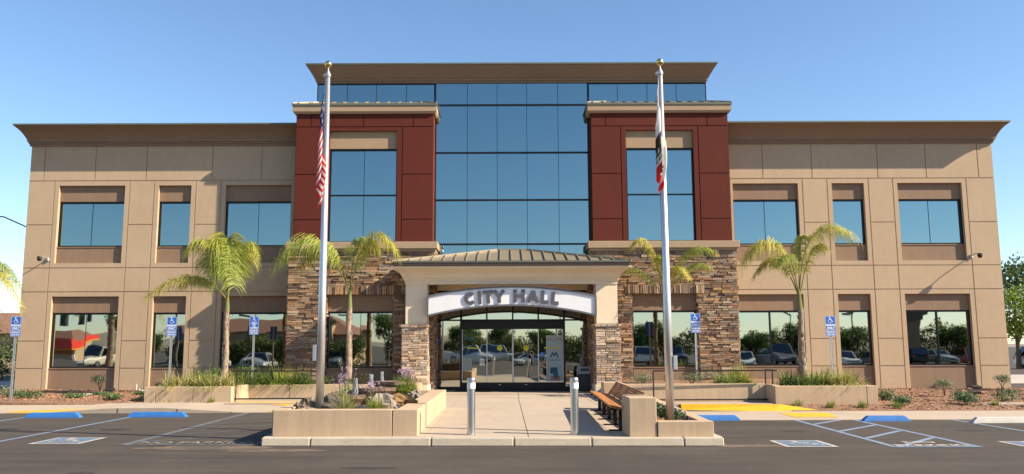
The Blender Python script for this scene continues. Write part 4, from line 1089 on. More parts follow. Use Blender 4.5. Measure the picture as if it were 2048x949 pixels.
bush(-10.0, 29.6, .52, .40, 'dark green bush under the narrow left window', (DG, GR), 600, .07, (1.3, 1, 1.0))
bush(-6.0, 28.4, .50, .26, 'dark round bush left of the left flagpole', (DG, DG, GR), 450, .05)
bush(-5.2, 28.4, .50, .17, 'small dark bush just left of the left flagpole', (DG, GR), 260, .045)
bush(-4.9, 28.6, .50, .30, 'dry brown twiggy bush behind the fountain', ((.09, .07, .035), DG, (.12, .10, .04)), 420, .05, (1.2, 1, 1.1))
bush(-3.4, 28.6, .50, .26, 'shaded dark bush left of the portico column', (DG, DG), 360, .06, (1.2, 1, .8))
# planter along right front
for i, (x, y, c_, L_, t) in enumerate(((6.75, 25.9, (GR, YG, SAGE), .55, 'green and cream strap grass at the tower right corner'), (7.35, 26.4, (YG, (.25, .3, .05)), .62, 'tall lime green grass right of the stone tower'),
     (8.55, 25.2, (GR, DG), .55, 'dark green grass left of the V shaped palm'), (9.35, 25.0, (YG, GR), .65, 'bright grass just right of the V shaped palm'),
     (9.9, 24.95, (STRAW, YG), .58, 'golden grass beside the rightmost parking sign'), (10.25, 25.1, (GR, YG, STRAW), .60, 'grass at the right end of the right planter'), (8.9, 24.95, (GR, GR), .4, 'short grass at the foot of V shaped palm'))):
    grass(x, y, .57, t, L_*1.2, 520, c_, .026, 1.5, base=.24)
bush(4.25, 25.9, .60, .36, 'silvery round lavender bush left of right flagpole', (SAGE, (.25, .27, .16), (.16, .18, .10)), 900, .045, (1.35, 1, .75), 'lavender bushes')
bush(5.75, 25.9, .60, .36, 'silvery round lavender bush right of right flagpole', (SAGE, (.25, .27, .16), (.16, .18, .10)), 900, .045, (1.35, 1, .75), 'lavender bushes')
for x, y, t in ((3.05, 17.2, 'leafy green succulent beside the block in the bench planter'), (3.12, 15.95, 'leafy green plant at the foot of the right flagpole'), (3.15, 19.0, 'leafy plant farther back in the bench planter')):
    bush(x, y, .36, .25, t, ((.09, .13, .07), (.12, .17, .09), (.05, .08, .04)), 520, .085, (1.15, 1, .75), 'bench planter succulents', 'succulent')
# mulch bed plants
for x, y, r_, t in ((-14.9, 26.2, .34, 'low leafy green plant at foot of leftmost sign'), (-13.5, 26.3, .25, 'low leafy plant second from left in mulch'), (-12.25, 26.1, .25, 'low leafy plant third from left in mulch'),
      (-11.95, 27.6, .22, 'low leafy plant near left planter end, farther back'), (-11.35, 27.3, .3, 'wide low leafy plant against left planter end'), (-15.9, 27.4, .25, 'low leafy plant at the far left edge of mulch'), (-13.4, 27.9, .18, 'small leafy plant near the landscape light')):
    bush(x, y, .22, r_*1.25, t, ((.06, .11, .03), (.10, .16, .05), (.16, .22, .09)), 320, .085, (1.35, 1, .45), 'low plants in left mulch')
grass(-11.3, 26.2, .25, 'tiny grass tuft by the left planter corner', .22, 50, (YG, STRAW), .01)
grass(-9.0, 25.72, .14, 'small grass tuft growing at the planter foot', .24, 60, (YG, GR), .012); grass(-10.3, 25.75, .14, 'sparse yellow tuft growing at the planter foot', .17, 30, (YG, STRAW), .01)
for x, y, r_, t in ((11.3, 24.1, .22, 'bushy green plant right of the right planter corner'), (11.5, 25.6, .26, 'upright leafy bush behind the bushy green plant'), (13.2, 24.1, .24, 'leafy green plant in middle of right mulch'), (13.9, 25.5, .28, 'flat leafy plant behind the middle plant'),
      (15.0, 25.3, .32, 'wide flat leafy plant near the right olive shrubs')):
    bush(x, y, .10, r_*1.2, t, ((.06, .11, .04), (.11, .17, .07), (.17, .22, .12)), 360, .08, (1.2, 1, .8), 'low plants in right mulch')
for x, y, t in ((8.35, 24.1, 'small grass tuft nearest the right handrail'), (9.15, 23.75, 'small grass tuft second along right planter'), (10.05, 23.7, 'small grass tuft third along right planter'), (10.95, 23.55, 'small grass tuft at the right planter corner'),
      (13.95, 24.0, 'small grass tuft right of the middle leafy plant'), (14.75, 23.7, 'small grass tuft in front of the wide flat plant'), (16.0, 24.9, 'grass tuft below the rightmost olive shrub'), (15.5, 23.6, 'tiny tuft near the side path')):
    grass(x, y, .07, t, .26, 90, ((.12, .2, .05), YG), .014, .6, 'small tufts in right mulch')
def olive(x, y, z, h, r_, label):
    g_ = bush(x, y, z, r_, label, ((.22, .26, .15), (.28, .31, .19), (.15, .19, .10)), 620, .055, (1.1, 1, .85), 'young olive shrubs', 'olive_shrub', h)
olive(-13.95, 28.9, .22, .30, .30, 'pale olive shrub below the left window'); olive(-12.6+.0, 30.6, .22, .12, .16, 'dry little olive shrub left of narrow window')
olive(14.2, 27.2, .15, .26, .27, 'round olive shrub, leftmost of the three on the right'); olive(16.5, 27.9, .15, .38, .27, 'middle olive shrub of the three on the right'); olive(17.6, 27.5, .15, .33, .27, 'rightmost olive shrub near the building corner')
olive(-15.6, 26.4, .15, .12, .3, 'bare twiggy shrub at the left edge by the sign')

# landscape fixtures
def fixture(x, y, z, label, kind):
    if kind == 'light':
        g_ = empty('landscape_light', (x, y, z), label, 'light', 'black landscape lights')
        m = MB(); m.obox((x, y, z+.20), (.15, 0, .0), (0, .12, .03), (0, -.01, .035)); m.build('lamp_head', PLASTB, g_); m = MB(); m.cyl((x, y), .04, z, z+.17, 8); m.build('stake', PLASTB, g_)
    elif kind == 'cap': m = MB(); m.cyl((x, y), .09, z, z+.14, 14); m.cyl((x, y), .10, z+.14, z+.165, 14); tag(m.build('pipe_cap', PIPEW, origin=(x, y, z)), label, 'pipe')
    else: m = MB(); m.cyl((x, y), .02, z, z+.3, 8); m.cyl((x+.1, y), .025, z, z+.14, 8); tag(m.build('valve_pipe', PIPEW, origin=(x, y, z)), label, 'pipe')
fixture(-13.3, 28.2, .2, 'black landscape light under the left window', 'light'); fixture(-12.35, 28.6, .22, 'white capped pipe right of the black light', 'cap'); fixture(-13.0, 29.6, .24, 'thin white valve pipe behind the light', 'pipe')
fixture(16.4, 29.3, .16, 'flat black landscape light nearest the right window', 'light'); fixture(15.0, 26.9, .12, 'flat black landscape light among the olive shrubs', 'light')
m = MB(); m.box(-14.6, -13.2, 27.9, 28.15, .2, .30); tag(m.build('edging_stone', KERB, origin=(-13.9, 28, .2), bevel=.03), 'pale edging stone lying in the left mulch', 'stone')
m = MB(); m.box(10.95, 12.0, 25.6, 26.0, .08, .14); tag(m.build('stepping_stone', KERB, origin=(11.5, 25.8, .1), bevel=.02), 'flat pale stone slab in the right mulch', 'stone')
def seccam(x, label):
    g_ = empty('wall_camera', (x, 31.7, 5.2), label, 'security camera', 'wall cameras at the building corners')
    m = MB(); m.cyl((x, 31.69), .06, 5.14, 5.26, 12); m.tube([(x, 31.69, 5.22), (x, 31.3, 5.28), (x, 31.1, 5.22)], .02, 8); m.build('bracket', GALV, g_)
    m = MB(); m.tube([(x, 31.1, 5.25), (x, 31.1, 5.15), (x, 31.1, 5.08)], [.085, .09, .05], 14); m.build('housing', DARKM, g_)
seccam(-17.6, 'small dark wall camera near the left building corner'); seccam(17.95, 'small dark wall camera near the right building corner')

# ------------------------------------------------------------ palms
def bez(p0, p1, p2, t): return p0*(1-t)**2+p1*2*t*(1-t)+p2*t*t
def frond(m, S, C_, E_, ll=.5, n=115, cols=(YG, (.25, .26, .05), GR), t0=.2):
    ll *= 1.12
    S, C_, E_ = Vector(S), Vector(C_), Vector(E_); m.cur = (.28, .25, .09)
    m.tube([bez(S, C_, E_, i/9) for i in range(10)], [.022-.0018*i for i in range(10)], 5)
    for i in range(n):
        t = t0+(1-t0)*i/n+random.uniform(-.008, .008); t = min(t, 1); p = bez(S, C_, E_, t); d = (bez(S, C_, E_, min(1, t+.02))-bez(S, C_, E_, t-.02)).normalized()
        sd = d.cross(Vector((0, 0, 1)))
        if sd.length < .2: sd = Vector((1, 0, 0))
        sd.normalize()
        for s in (-1, 1):
            l = ll*(.55+.75*math.sin(min(1, (t-t0)/(1-t0)+.15)*2.7))*random.uniform(.75, 1.15)
            v = (sd*s*random.uniform(.5, 1.1)+d*random.uniform(.3, .8)+Vector((0, 0, random.uniform(-.3, .45)))).normalized()
            wv = d*.0085; q = p; m.cur = vary(random.choice(cols), .25)
            k1 = q+v*l*.35; v2 = (v+Vector((0, 0, -1.0))).normalized(); k2 = k1+v2*l*.35; v3 = (v2+Vector((0, 0, -1.6))).normalized(); k3 = k2+v3*l*.34
            m.face([q-wv, q+wv, k1+wv, k1-wv]); m.face([k1-wv, k1+wv, k2+wv*.7, k2-wv*.7]); m.face([k2-wv*.7, k2+wv*.7, k3])
def palm(x, y, zb, zt, r0, r1, fr_, label, seed, ll=.5, lean=0):
    random.seed(seed); g_ = empty('palm_tree', (x, y, zb), label, 'palm tree', 'queen palms along the facade')
    m = MB(); n = 16; pts = []; rr = []
    for i in range(n+1):
        t = i/n; pts.append((x+lean*t+.02*math.sin(t*7+seed), y, zb+(zt-zb)*t)); rr.append((r0+(r1-r0)*min(1, t*1.4))*(1+.10*(i % 2)-.03)*(1.25 if i == 0 else 1))
    m.cur = (.27, .20, .145); m.tube(pts, rr, 14)
    for i in range(70):
        t = random.uniform(.02, .98); a = random.uniform(0, 6.28); q = r0+(r1-r0)*min(1, t*1.4); z = zb+(zt-zb)*t; m.cur = vary((.30, .22, .16), .4)
        c = Vector((x+lean*t, y, z)); d = Vector((math.cos(a), math.sin(a), 0)); s = Vector((-d.y, d.x, 0))*.035; m.face([c+d*q*.98-s, c+d*q*.98+s, c+d*(q+.035)+Vector((0, 0, .14))+s*.2, c+d*(q+.035)+Vector((0, 0, .14))-s*.2])
    m.build('trunk', BARK, g_)
    m = MB(); m.cur = (.22, .24, .08); m.tube([(x+lean, y, zt-.05), (x+lean, y, zt+.25), (x+lean, y, zt+.6)], [r1*1.1, r1*.8, r1*.35], 10); m.build('crownshaft', LEAF, g_)
    S = (x+lean, y, zt+.3)
    for f in fr_:
        (cx, cy, cz), (ex, ey, ez) = f[0], f[1]; l2 = f[2] if len(f) > 2 else ll
        m = MB(); frond(m, S, (S[0]+cx, S[1]+cy, S[2]+cz), (S[0]+ex, S[1]+ey, S[2]+ez), l2, cols=random.choice((((.38, .39, .07), (.48, .45, .08), (.24, .29, .06)), ((.36, .40, .08), (.24, .30, .06), (.30, .36, .07)), ((.52, .46, .10), (.38, .38, .07)))))
        m.build('frond', LEAF, g_)
# dense mop-headed palm left
palm(-9.45, 28.2, .5, 3.1, .125, .08, [((-1.0, -.4, 1.5), (-2.5, -.7, .05), .5), ((-.9, .2, 1.2), (-1.75, .3, .5), .42), ((-.55, -.3, 2.9), (-1.35, -.5, 1.55), .5), ((-.2, -.3, 3.0), (-.55, -.8, 1.1), .8), ((.1, -.4, 3.1), (.35, -1.0, .9), .8), ((.35, .1, 2.9), (1.0, .1, 1.45), .5),
      ((.2, -.5, 2.2), (.5, -.9, .4), .75), ((-.2, -.5, 2.4), (-.45, -.9, .4), .75), ((.1, .4, 2.6), (.3, .9, .9), .7), ((-.3, .4, 2.4), (-.6, .9, .8), .7), ((.0, -.2, 3.2), (.05, -.5, 1.5), .7), ((-.15, .1, 2.9), (-.35, .2, 1.5), .7)],
     'mop headed palm left of the left handrail in the planter', 11, .6)
palm(-5.38, 28.7, .5, 3.2, .125, .085, [((-1.0, -.3, 3.2), (-2.45, -.5, 1.2), .95), ((-.75, .2, 2.9), (-1.8, .3, 1.1), .8), ((.45, -.2, 3.3), (1.7, -.3, 1.5), .72), ((.3, .2, 2.7), (.9, .3, 1.7), .6), ((-.5, -.1, 2.6), (-1.3, -.2, 1.5), .7), ((.1, .1, 2.7), (.3, .3, 1.8), .5)],
     'palm rising behind the fountain in front of left tower', 12, .55)
palm(5.75, 29.75, .55, 3.1, .11, .075, [((-.5, -.2, 3.0), (-1.25, -.4, 1.9), .34), ((-.7, .2, 1.7), (-2.0, .3, 1.0), .34), ((.5, -.2, 2.4), (1.75, -.3, 1.75), .45), ((.9, .1, 1.8), (1.7, .1, 1.2), .3), ((.2, -.4, 1.9), (.7, -.9, .7), .36), ((-.1, -.1, 2.0), (-.2, -.5, 1.5), .3)],
     'thin palm behind the right flagpole at right tower', 13, .4)
palm(9.45, 26.6, .55, 3.0, .135, .085, [((-.6, -.1, 2.9), (-1.85, -.2, 1.1), .75), ((-.5, .2, 2.0), (-1.3, .4, .8), .42), ((.15, -.1, 3.0), (1.7, -.2, 2.0), .68), ((.5, .1, 2.2), (1.0, .2, 1.6), .35), ((-.35, -.4, 2.1), (-1.0, -.9, .9), .4), ((.1, .1, 2.4), (.35, .3, 2.0), .3)],
     'V shaped palm in front of the right wing', 14, .5)
palm(-17.6, 26.6, .15, 3.2, .17, .12, [((1.1, -.1, 1.9), (2.25, -.2, -.5), .5), ((.6, .1, 1.7), (1.5, .3, .3), .45), ((-.5, .1, 2.4), (-1.6, .3, .8)), ((.2, -.5, 2.3), (.7, -1.2, .8)), ((-.3, .5, 2.2), (-.9, 1.2, .7)), ((.9, .3, 2.0), (1.75, .5, .2), .45), ((-.8, -.3, 1.6), (-1.9, -.5, -.2)), ((0, -.3, 2.7), (.3, -.8, 1.4))],
     'palm at far left with yellow fronds hanging into view', 15, .5)
random.seed(99)

# ------------------------------------------------------------ trees and surroundings
def tree(x, y, z, h, r, label, name='leafy_tree', cols=((.05, .09, .02), (.08, .13, .03), (.12, .17, .04)), n=2600, sz=.16, th=.38, cat='tree', grp=None):
    g_ = empty(name, (x, y, z), label, cat, grp)
    m = MB(); m.cur = (1, 1, 1); tz = z+h*th
    m.tube([(x, y, z-.05), (x+.05, y, z+h*th*.5), (x, y, tz), (x, y, z+h*.75)], [h*.028, h*.02, h*.016, h*.006], 8)
    lobes = []
    for k_ in range(9):
        a = k_*2.4; q = r*random.uniform(.35, .7); c = (x+q*math.cos(a), y+q*math.sin(a), tz+(h*(1-th))*random.uniform(.25, .85)); lobes.append(c)
        m.tube([(x, y, tz-.1*h*(k_ % 3)*.5), ((x+c[0])/2, (y+c[1])/2, (tz+c[2])/2), c], [h*.010, h*.007, h*.003], 5)
    m.build('trunk', TBARK, g_)
    c_ = MB()
    for c in lobes+[(x, y, z+h*.8)]: leaves(c_, c, r*.48, n//10, sz, cols, (1, 1, .85), .35)
    c_.build('crown', LEAF, g_); return g_
def copy_thing(o, loc, label, rz=0, sc=1):
    c = copy_tree(o); c.location = loc; c.rotation_euler = (0, 0, rz); c.scale = (sc, sc, sc); c['label'] = label; return c
# seen directly: right edge and left edge
tree(33.0, 52, 0, 5.4, 2.3, 'bright green tree beyond the right building corner', 'leafy_tree', ((.10, .17, .02), (.16, .24, .03), (.20, .26, .05)), 4200, .24, .3)
tree(40.5, 66, 0, 9.0, 4.2, 'darker tall tree behind the right corner tree', 'leafy_tree', ((.06, .10, .03), (.10, .14, .05)), 3500, .35, .3)
tree(19.35+1.9, 29.5, .1, 4.2, .85, 'young staked tree at the right edge', 'young_tree', ((.14, .2, .04), (.18, .24, .05)), 1500, .12, .45)
for i, (x, y, a, t) in enumerate(((19.9, 29.2, -.35, 'left leaning wooden stake with orange ribbon'), (20.25, 28.9, .05, 'upright wooden stake beside the young tree'), (20.75, 29.1, -.3, 'rightmost wooden stake at the photo edge'))):
    g_ = empty('tree_stake', (x, y, .1), t, 'stake', 'wooden stakes at the young tree')
    m = MB(); m.bar((x, y, .05), (x+a, y, 2.3-.2*i), .05); m.build('stake', STAKE, g_); m = MB(); m.bar((x+a*.8, y, 1.75), (x+a, y, 2.3-.2*i+.02), .062); m.build('ribbon', ORANGE, g_)
dp = empty('date_palm', (-33, 50, 0), 'distant feathery palm at the left edge behind the road', 'palm tree')
m = MB(); m.cur = (.2, .15, .1); m.tube([(-33, 50, 0), (-33, 50, 3.4)], [.35, .3], 10); m.build('trunk', BARK, dp)
for k_ in range(18):
    a = k_*2.4; m = MB(); q = random.uniform(.7, 1.1); frond(m, (-33, 50, 3.4), (-33+1.2*math.cos(a), 50+1.2*math.sin(a), 5.6*q+.3), (-33+2.9*math.cos(a), 50+2.9*math.sin(a), 4.0*q-.4), .6, 34, ((.10, .14, .06), (.07, .10, .04)), .1); m.build('frond', LEAF, dp)
bush(-29.8, 46.8, 0, 1.2, 'round hedge bush left of the building by the road', ((.05, .09, .02), (.09, .13, .04)), 1500, .16, (2.2, 1, .8)); bush(-34.5, 48.5, 0, 1.7, 'flowering pinkish bush beyond the left road', ((.10, .10, .05), (.22, .10, .10), (.09, .12, .04)), 1500, .18, (1.8, 1, 1))
bush(-27.2, 38.4, 0, .7, 'low dark hedge in front of the left road', ((.04, .07, .02), (.06, .10, .03)), 1400, .12, (3.2, 1, .8)); bush(-36, 62, 0, 2.6, 'tall green bush mass farthest left behind the palm', ((.06, .10, .03), (.12, .15, .05)), 1500, .3, (2.5, 1, .8))
hs = empty('far_house', (-42, 75, 0), 'distant tan house with a clay tile roof at left edge', 'house')
m = MB(); m.box(-52, -36, 74, 84, 0, 3.2); m.build('wall', TANW, hs); m = MB(); m.hexa([(-53, 73, 3.2), (-35, 73, 3.2), (-35, 85, 3.2), (-53, 85, 3.2), (-49, 78, 5.2), (-39, 78, 5.2), (-39, 80, 5.2), (-49, 80, 5.2)]); m.build('roof', TILE, hs)
for x in (-50, -46, -42, -38.5): m = MB(); m.box(x, x+1.4, 73.95, 74.05, 1, 2.3); m.build('window', CGLASS, hs)
lp = empty('street_lamp', (-33.5, 45, 0), 'thin curved dark lamp arm reaching in behind left corner', 'street lamp')
m = MB(); m.tube([(-33.5, 45, 0), (-33.5, 45, 7.6)], [.12, .08], 10); m.tube([(-33.5, 45, 7.4), (-31.8, 45, 8.5), (-29.6, 45, 9.1), (-27.6, 45, 9.02), (-26.3, 45, 8.45), (-25.6, 45, 7.9)], .035, 8); m.build('pole', DARKM, lp); m = MB(); m.box(-25.9, -25.2, 44.85, 45.15, 7.75, 7.9); m.build('lamp_head', DARKM, lp)

# ------------------------------------------------------------ what stands behind the camera (seen mirrored in the glass)
def car(x, y, kind, c, label, heading=0, group='cars parked across the lot'):
    """heading 0 = nose towards -y; parts: body, cabin_glass, wheels, lamps"""
    g_ = empty('parked_car', (0, 0, 0), label, 'car', group)
    paint = mat('car_paint_%02d%02d%02d' % tuple(int(v*99) for v in c), c, .3, .2)
    if kind == 'suv': L_, Wd, zb, zr, f0, f1, r0_, r1_ = 4.8, 1.9, 1.08, 1.78, .30, .42, .93, .98
    elif kind == 'truck': L_, Wd, zb, zr, f0, f1, r0_, r1_ = 5.6, 1.95, 1.10, 1.85, .27, .36, .60, .63
    else: L_, Wd, zb, zr, f0, f1, r0_, r1_ = 4.6, 1.8, .95, 1.45, .27, .42, .72, .88
    st = [(0, .35, .62, .82), (.02, .28, .74, .93), (.10, .25, .86, 1), (f0, .25, zb*.96, 1), (.5, .25, zb, 1), (.8, .25, zb, 1), (.95, .28, zb*.98, .97), (1, .38, zb*.85, .88)]
    m = MB(); vs = []; fs = []
    for t, z0, z1, wf in st:
        yy = -L_/2+L_*t; hw = Wd/2*wf
        vs += [(-hw*.92, yy, z0), (-hw, yy, z0+.18), (-hw, yy, z1-.16), (-hw*.88, yy, z1), (hw*.88, yy, z1), (hw, yy, z1-.16), (hw, yy, z0+.18), (hw*.92, yy, z0)]
    for i in range(len(st)-1):
        for k_ in range(8): a = i*8+k_; b = i*8+(k_+1) % 8; fs.append((a, a+8, b+8, b))
    fs += [tuple(range(8)), tuple(range(len(vs)-8, len(vs)))[::-1]]
    m.mesh(vs, fs)
    hw = Wd/2
    T = [(-hw*.72, -L_/2+L_*f1, zr), (hw*.72, -L_/2+L_*f1, zr), (hw*.70, -L_/2+L_*r0_, zr-.02), (-hw*.70, -L_/2+L_*r0_, zr-.02)]
    B = [(-hw*.86, -L_/2+L_*f0, zb*.97), (hw*.86, -L_/2+L_*f0, zb*.97), (hw*.86, -L_/2+L_*r1_, zb*.98), (-hw*.86, -L_/2+L_*r1_, zb*.98)]
    m.hexa([(a, b, c_) for a, b, c_ in T]+[(a*.97, b*.98+.02, c_+.05) for a, b, c_ in T])
    for i in range(4): m.bar(B[i], T[i], .07)
    m.bar(((B[0][0]+B[3][0])/2, 0, zb), ((T[0][0]+T[3][0])/2, 0, zr), .06); m.bar(((B[1][0]+B[2][0])/2, 0, zb), ((T[1][0]+T[2][0])/2, 0, zr), .06)
    m.build('body', paint, g_, bevel=.03)
    m = MB(); m.hexa([tuple(v) for v in B]+[tuple(v) for v in T]); m.build('cabin_glass', CGLASS, g_)
    for sx in (-1, 1):
        for yy in (-L_*.31, L_*.30):
            m = MB(); m.tube([(sx*(hw-.20), yy, .34), (sx*(hw+.01), yy, .34)], .34, 18); w_ = m.build('wheel', RUBBER, g_)
            m = MB(); m.tube([(sx*(hw+.005), yy, .34), (sx*(hw+.02), yy, .34)], .2, 14); m.build('rim', STEEL, w_)
        m = MB(); m.obox((sx*hw*.68, -L_/2+.03, .70), (.17, 0, 0), (0, .05, 0), (0, 0, .07)); m.build('headlight', REFL, g_)
        m = MB(); m.obox((sx*hw*.74, L_/2-.03, .86), (.11, 0, 0), (0, .05, 0), (0, 0, .10)); m.build('tail_light', REDF, g_)
    m = MB(); m.box(-hw*.45, hw*.45, -L_/2-.03, -L_/2+.03, .48, .62); m.build('grille', PLASTB, g_)
    g_.location = (x, y, 0); g_.rotation_euler = (0, 0, heading); return g_
WH, SI, GY_, BK, DB, RD_, TN = (.7, .7, .68), (.38, .39, .40), (.13, .13, .14), (.02, .02, .022), (.03, .05, .10), (.22, .02, .02), (.30, .24, .18)
N0 = math.pi
CARS = [(29.0, -15.0, 'suv', SI, 'silver suv parked at the far left end of the mirrored right row'), (31.9, -15.3, 'sedan', WH, 'white sedan in the row mirrored in the right windows'), (34.8, -14.8, 'sedan', GY_, 'dark grey sedan in the row mirrored in the right windows'),
        (37.7, -15.2, 'suv', BK, 'black suv in the row mirrored in the rightmost window'), (40.6, -15, 'sedan', SI, 'silver sedan mirrored in the rightmost window'), (43.5, -14.9, 'sedan', RD_, 'dark red sedan mirrored in the rightmost window'), (46.4, -15, 'suv', WH, 'white suv mirrored at right edge of rightmost window'),
        (22.5, -15.0, 'sedan', WH, 'white sedan mirrored in the first right wing window'), (25.6, -15.2, 'suv', GY_, 'dark suv mirrored in the first right wing window'), (12.2, -15, 'suv', WH, 'white suv mirrored in the right tower window'), (15.4, -15.2, 'suv', DB, 'navy suv mirrored in the right tower window'),
        (7.6, -10, 'suv', GY_, 'dark green grey suv mirrored in the glass right of the doors'), (-4.0, -28.0, 'truck', WH, 'white pickup mirrored in the left sliding door'), (-.5, -30.5, 'suv', WH, 'white suv mirrored in the sliding doors'), (3.0, -31, 'sedan', WH, 'white sedan mirrored beside the photographer'),
        (-26.5, -12, 'suv', WH, 'white suv mirrored in the third window of the left wing'), (-22.5, -12.4, 'sedan', SI, 'silver sedan mirrored in the left tower window'), (-16.5, -19, 'sedan', GY_, 'grey sedan mirrored low in the left tower window')]
for i, (x, y, k_, c, t) in enumerate(CARS): car(x, y, k_, c, t, heading=(N0 if i % 3 else 0)+random.uniform(-.05, .05) if y > -25 else 1.57)
car(-37.5, -14, 'truck', (.62, .58, .48), 'cream pickup driving towards us, mirrored in the leftmost window', heading=N0+.25, group='cars on the far road')
car(43.0, 66.0, 'suv', WH, 'white vehicle on the road beyond the right building corner', heading=1.5, group='cars on the far road')
# trees behind the camera
TR = [tree(14, -22, 0, 4.2, 2.0, 'broad green parking lot tree mirrored in right tower window', n=4600, sz=.24, th=.25, grp='parking lot trees mirrored in the glass'),
      tree(20, -21, 0, 3.6, 1.9, 'low round tree mirrored between the right windows', n=4600, sz=.22, th=.22, grp='parking lot trees mirrored in the glass'),
      tree(-12, -24, 0, 5.4, 2.1, 'tall loose tree mirrored in the left tower window', n=4600, sz=.24, th=.35, grp='parking lot trees mirrored in the glass')]
SPOT = [(26, -22, 1, 1.0, 'second'), (31, -24, 0, .95, 'third'), (35, -21, 1, 1.05, 'fourth'), (40, -23, 0, 1.0, 'fifth'), (46, -22, 1, 1.15, 'sixth'), (51, -20, 2, 1.1, 'seventh'), (57, -24, 0, 1.1, 'eighth'), (9.0, -27, 0, .9, 'ninth'),
        (4.5, -38, 1, 1.15, 'tenth'), (0, -40, 0, 1.05, 'eleventh'), (-5, -39, 1, 1.2, 'twelfth'), (-9, -30, 0, .9, 'thirteenth'), (-15.5, -22, 1, .85, 'fourteenth'), (-29, -19, 2, .75, 'fifteenth'), (-33.0, -9.5, 2, .95, 'sixteenth'), (-35.5, -20, 1, 1.0, 'seventeenth'), (-74, -60, 0, 1.1, 'eighteenth'), (-96, -92, 1, 1.1, 'nineteenth'), (-24.5, -21, 1, .9, 'twentieth'), (-20, -23, 0, .85, 'twenty first')]
WHERE = {'second': 'just left of the silver suv row', 'third': 'behind the silver suv', 'fourth': 'behind the white sedan pair', 'fifth': 'behind the black suv', 'sixth': 'behind the dark red sedan', 'seventh': 'tall one at the right end of rightmost window', 'eighth': 'farthest right of all',
         'ninth': 'behind the navy suv', 'tenth': 'rightmost of the three behind the door cars', 'eleventh': 'middle of the three behind the door cars', 'twelfth': 'leftmost of the three behind the door cars', 'thirteenth': 'left of the white pickup', 'fourteenth': 'right of the tile roofed shop', 'fifteenth': 'behind the white suv of the left wing',
         'sixteenth': 'nearest the cream pickup', 'seventeenth': 'behind the cream pickup', 'eighteenth': 'left of the petrol station', 'nineteenth': 'in front of the petrol station', 'twentieth': 'beside the tile roofed shop wall', 'twenty first': 'in front of the tile roofed shop'}
for x, y, k_, sc, nm in SPOT: copy_thing(TR[k_], (x, y, 0), 'green tree seen mirrored, '+WHERE[nm], random.uniform(0, 6), sc)
hd_ = MB(); random.seed(5)
for x0, x1, y in ((5, 64, -23.5), (-14, 10, -36), (-33, -13.5, -19)):
    n_ = int((x1-x0)*420)
    for _ in range(n_):
        x = random.uniform(x0, x1); yy = y+random.uniform(-.9, .9); hh = (3.5 if x0 > 0 else 2.9)+1.6*noise.noise(Vector((x*.35, y, 0)))+.8*noise.noise(Vector((x*1.1, y, 3)))
        hd_.cur = (1, 1, 1); leaves(hd_, (x, yy, random.uniform(.1, 1)**.8*hh*(1-.2*abs(yy-y))), .1, 1, .30, ((.07, .10, .025), (.11, .15, .03), (.16, .17, .05), (.05, .07, .02)))
tag(hd_.build('hedge_mass', LEAF), 'low leafy shrubbery running behind the mirrored parked cars', 'shrubbery', kind='stuff')
shp = empty('shop_building', (-26, -29, 0), 'tan shop with arches and clay tile roof mirrored left of entrance', 'building')
m = MB(); m.box(-36, -17, -40, -28, 0, 3.6); m.box(-22, -18.5, -28.6, -27, 0, 4.6); m.build('wall', TANW, shp)
m = MB(); m.hexa([(-36.6, -40.5, 3.6), (-16.4, -40.5, 3.6), (-16.4, -27.4, 3.6), (-36.6, -27.4, 3.6), (-33, -36, 5.4), (-20, -36, 5.4), (-20, -32, 5.4), (-33, -32, 5.4)]); m.hexa([(-22.5, -29, 4.6), (-18, -29, 4.6), (-18, -26.5, 4.6), (-22.5, -26.5, 4.6), (-20.6, -28.2, 5.9), (-19.9, -28.2, 5.9), (-19.9, -27.6, 5.9), (-20.6, -27.6, 5.9)]); m.build('roof', TILE, shp)
for x in (-34, -30.5, -27, -23.8): m = MB(); m.box(x, x+1.8, -28.04, -27.95, .3, 2.6); m.build('shop_window', CGLASS, shp)
gs = empty('petrol_station', (-100, -107, 0), 'petrol station with red fascia canopy mirrored in the leftmost window', 'petrol station')
m = MB(); m.box(-116, -86, -114, -100, 2.9, 4.2); m.build('canopy', REDF, gs); m = MB(); m.box(-116.1, -85.9, -114.1, -99.9, 2.65, 2.9); m.build('canopy_trim', YELP, gs)
for x in (-108, -98, -88): m = MB(); m.box(x, x+.5, -105, -104.5, 0, 2.65); m.build('column', REFL, gs)
m = MB(); m.box(-112, -94, -128, -116, 0, 3.6); m.build('kiosk', TANW, gs); m = MB(); m.hexa([(-113, -129, 3.6), (-93, -129, 3.6), (-93, -115, 3.6), (-113, -115, 3.6), (-108, -124, 6.4), (-97, -124, 6.4), (-97, -120, 6.4), (-108, -120, 6.4)]); m.build('roof', TILE, gs)
m = MB(); text_mb(m, 'Osino', 1.25, (-90.5, -99.86, 3.15), (1, 0, 0), (0, 0, 1), ext=.01, off=.03); m.build('lettering', REFL, gs)
m = MB(); m.box(-92, -78, -85.4, -85.0, 0, 1.3); tag(m.build('low_wall', TANW, origin=(-86, -85.2, 0)), 'low tan wall in front of the mirrored petrol station', 'wall')
sm = empty('traffic_signal', (-28.5, -6.5, 0), 'mast arm with dark traffic signals mirrored in the leftmost window', 'traffic signal')
m = MB(); m.tube([(-27.5, -6.5, 0), (-27.5, -6.5, 5.0)], [.14, .1], 10); m.tube([(-27.5, -6.5, 4.8), (-33, -6.5, 5.45), (-40, -6.5, 5.3)], [.09, .07, .05], 8); m.build('mast', DARKM, sm)
for x in (-35.1, -36.2, -37.6):
    m = MB(); m.box(x-.2, x+.2, -6.75, -6.45, 4.0, 5.15); h = m.build('signal_head', PLASTB, sm)
    m = MB(); 
    for z in (4.25, 4.58, 4.92): m.tube([(x, -6.42, z), (x, -6.44, z)], .12, 12)
    m.build('lenses', DARKM, h)
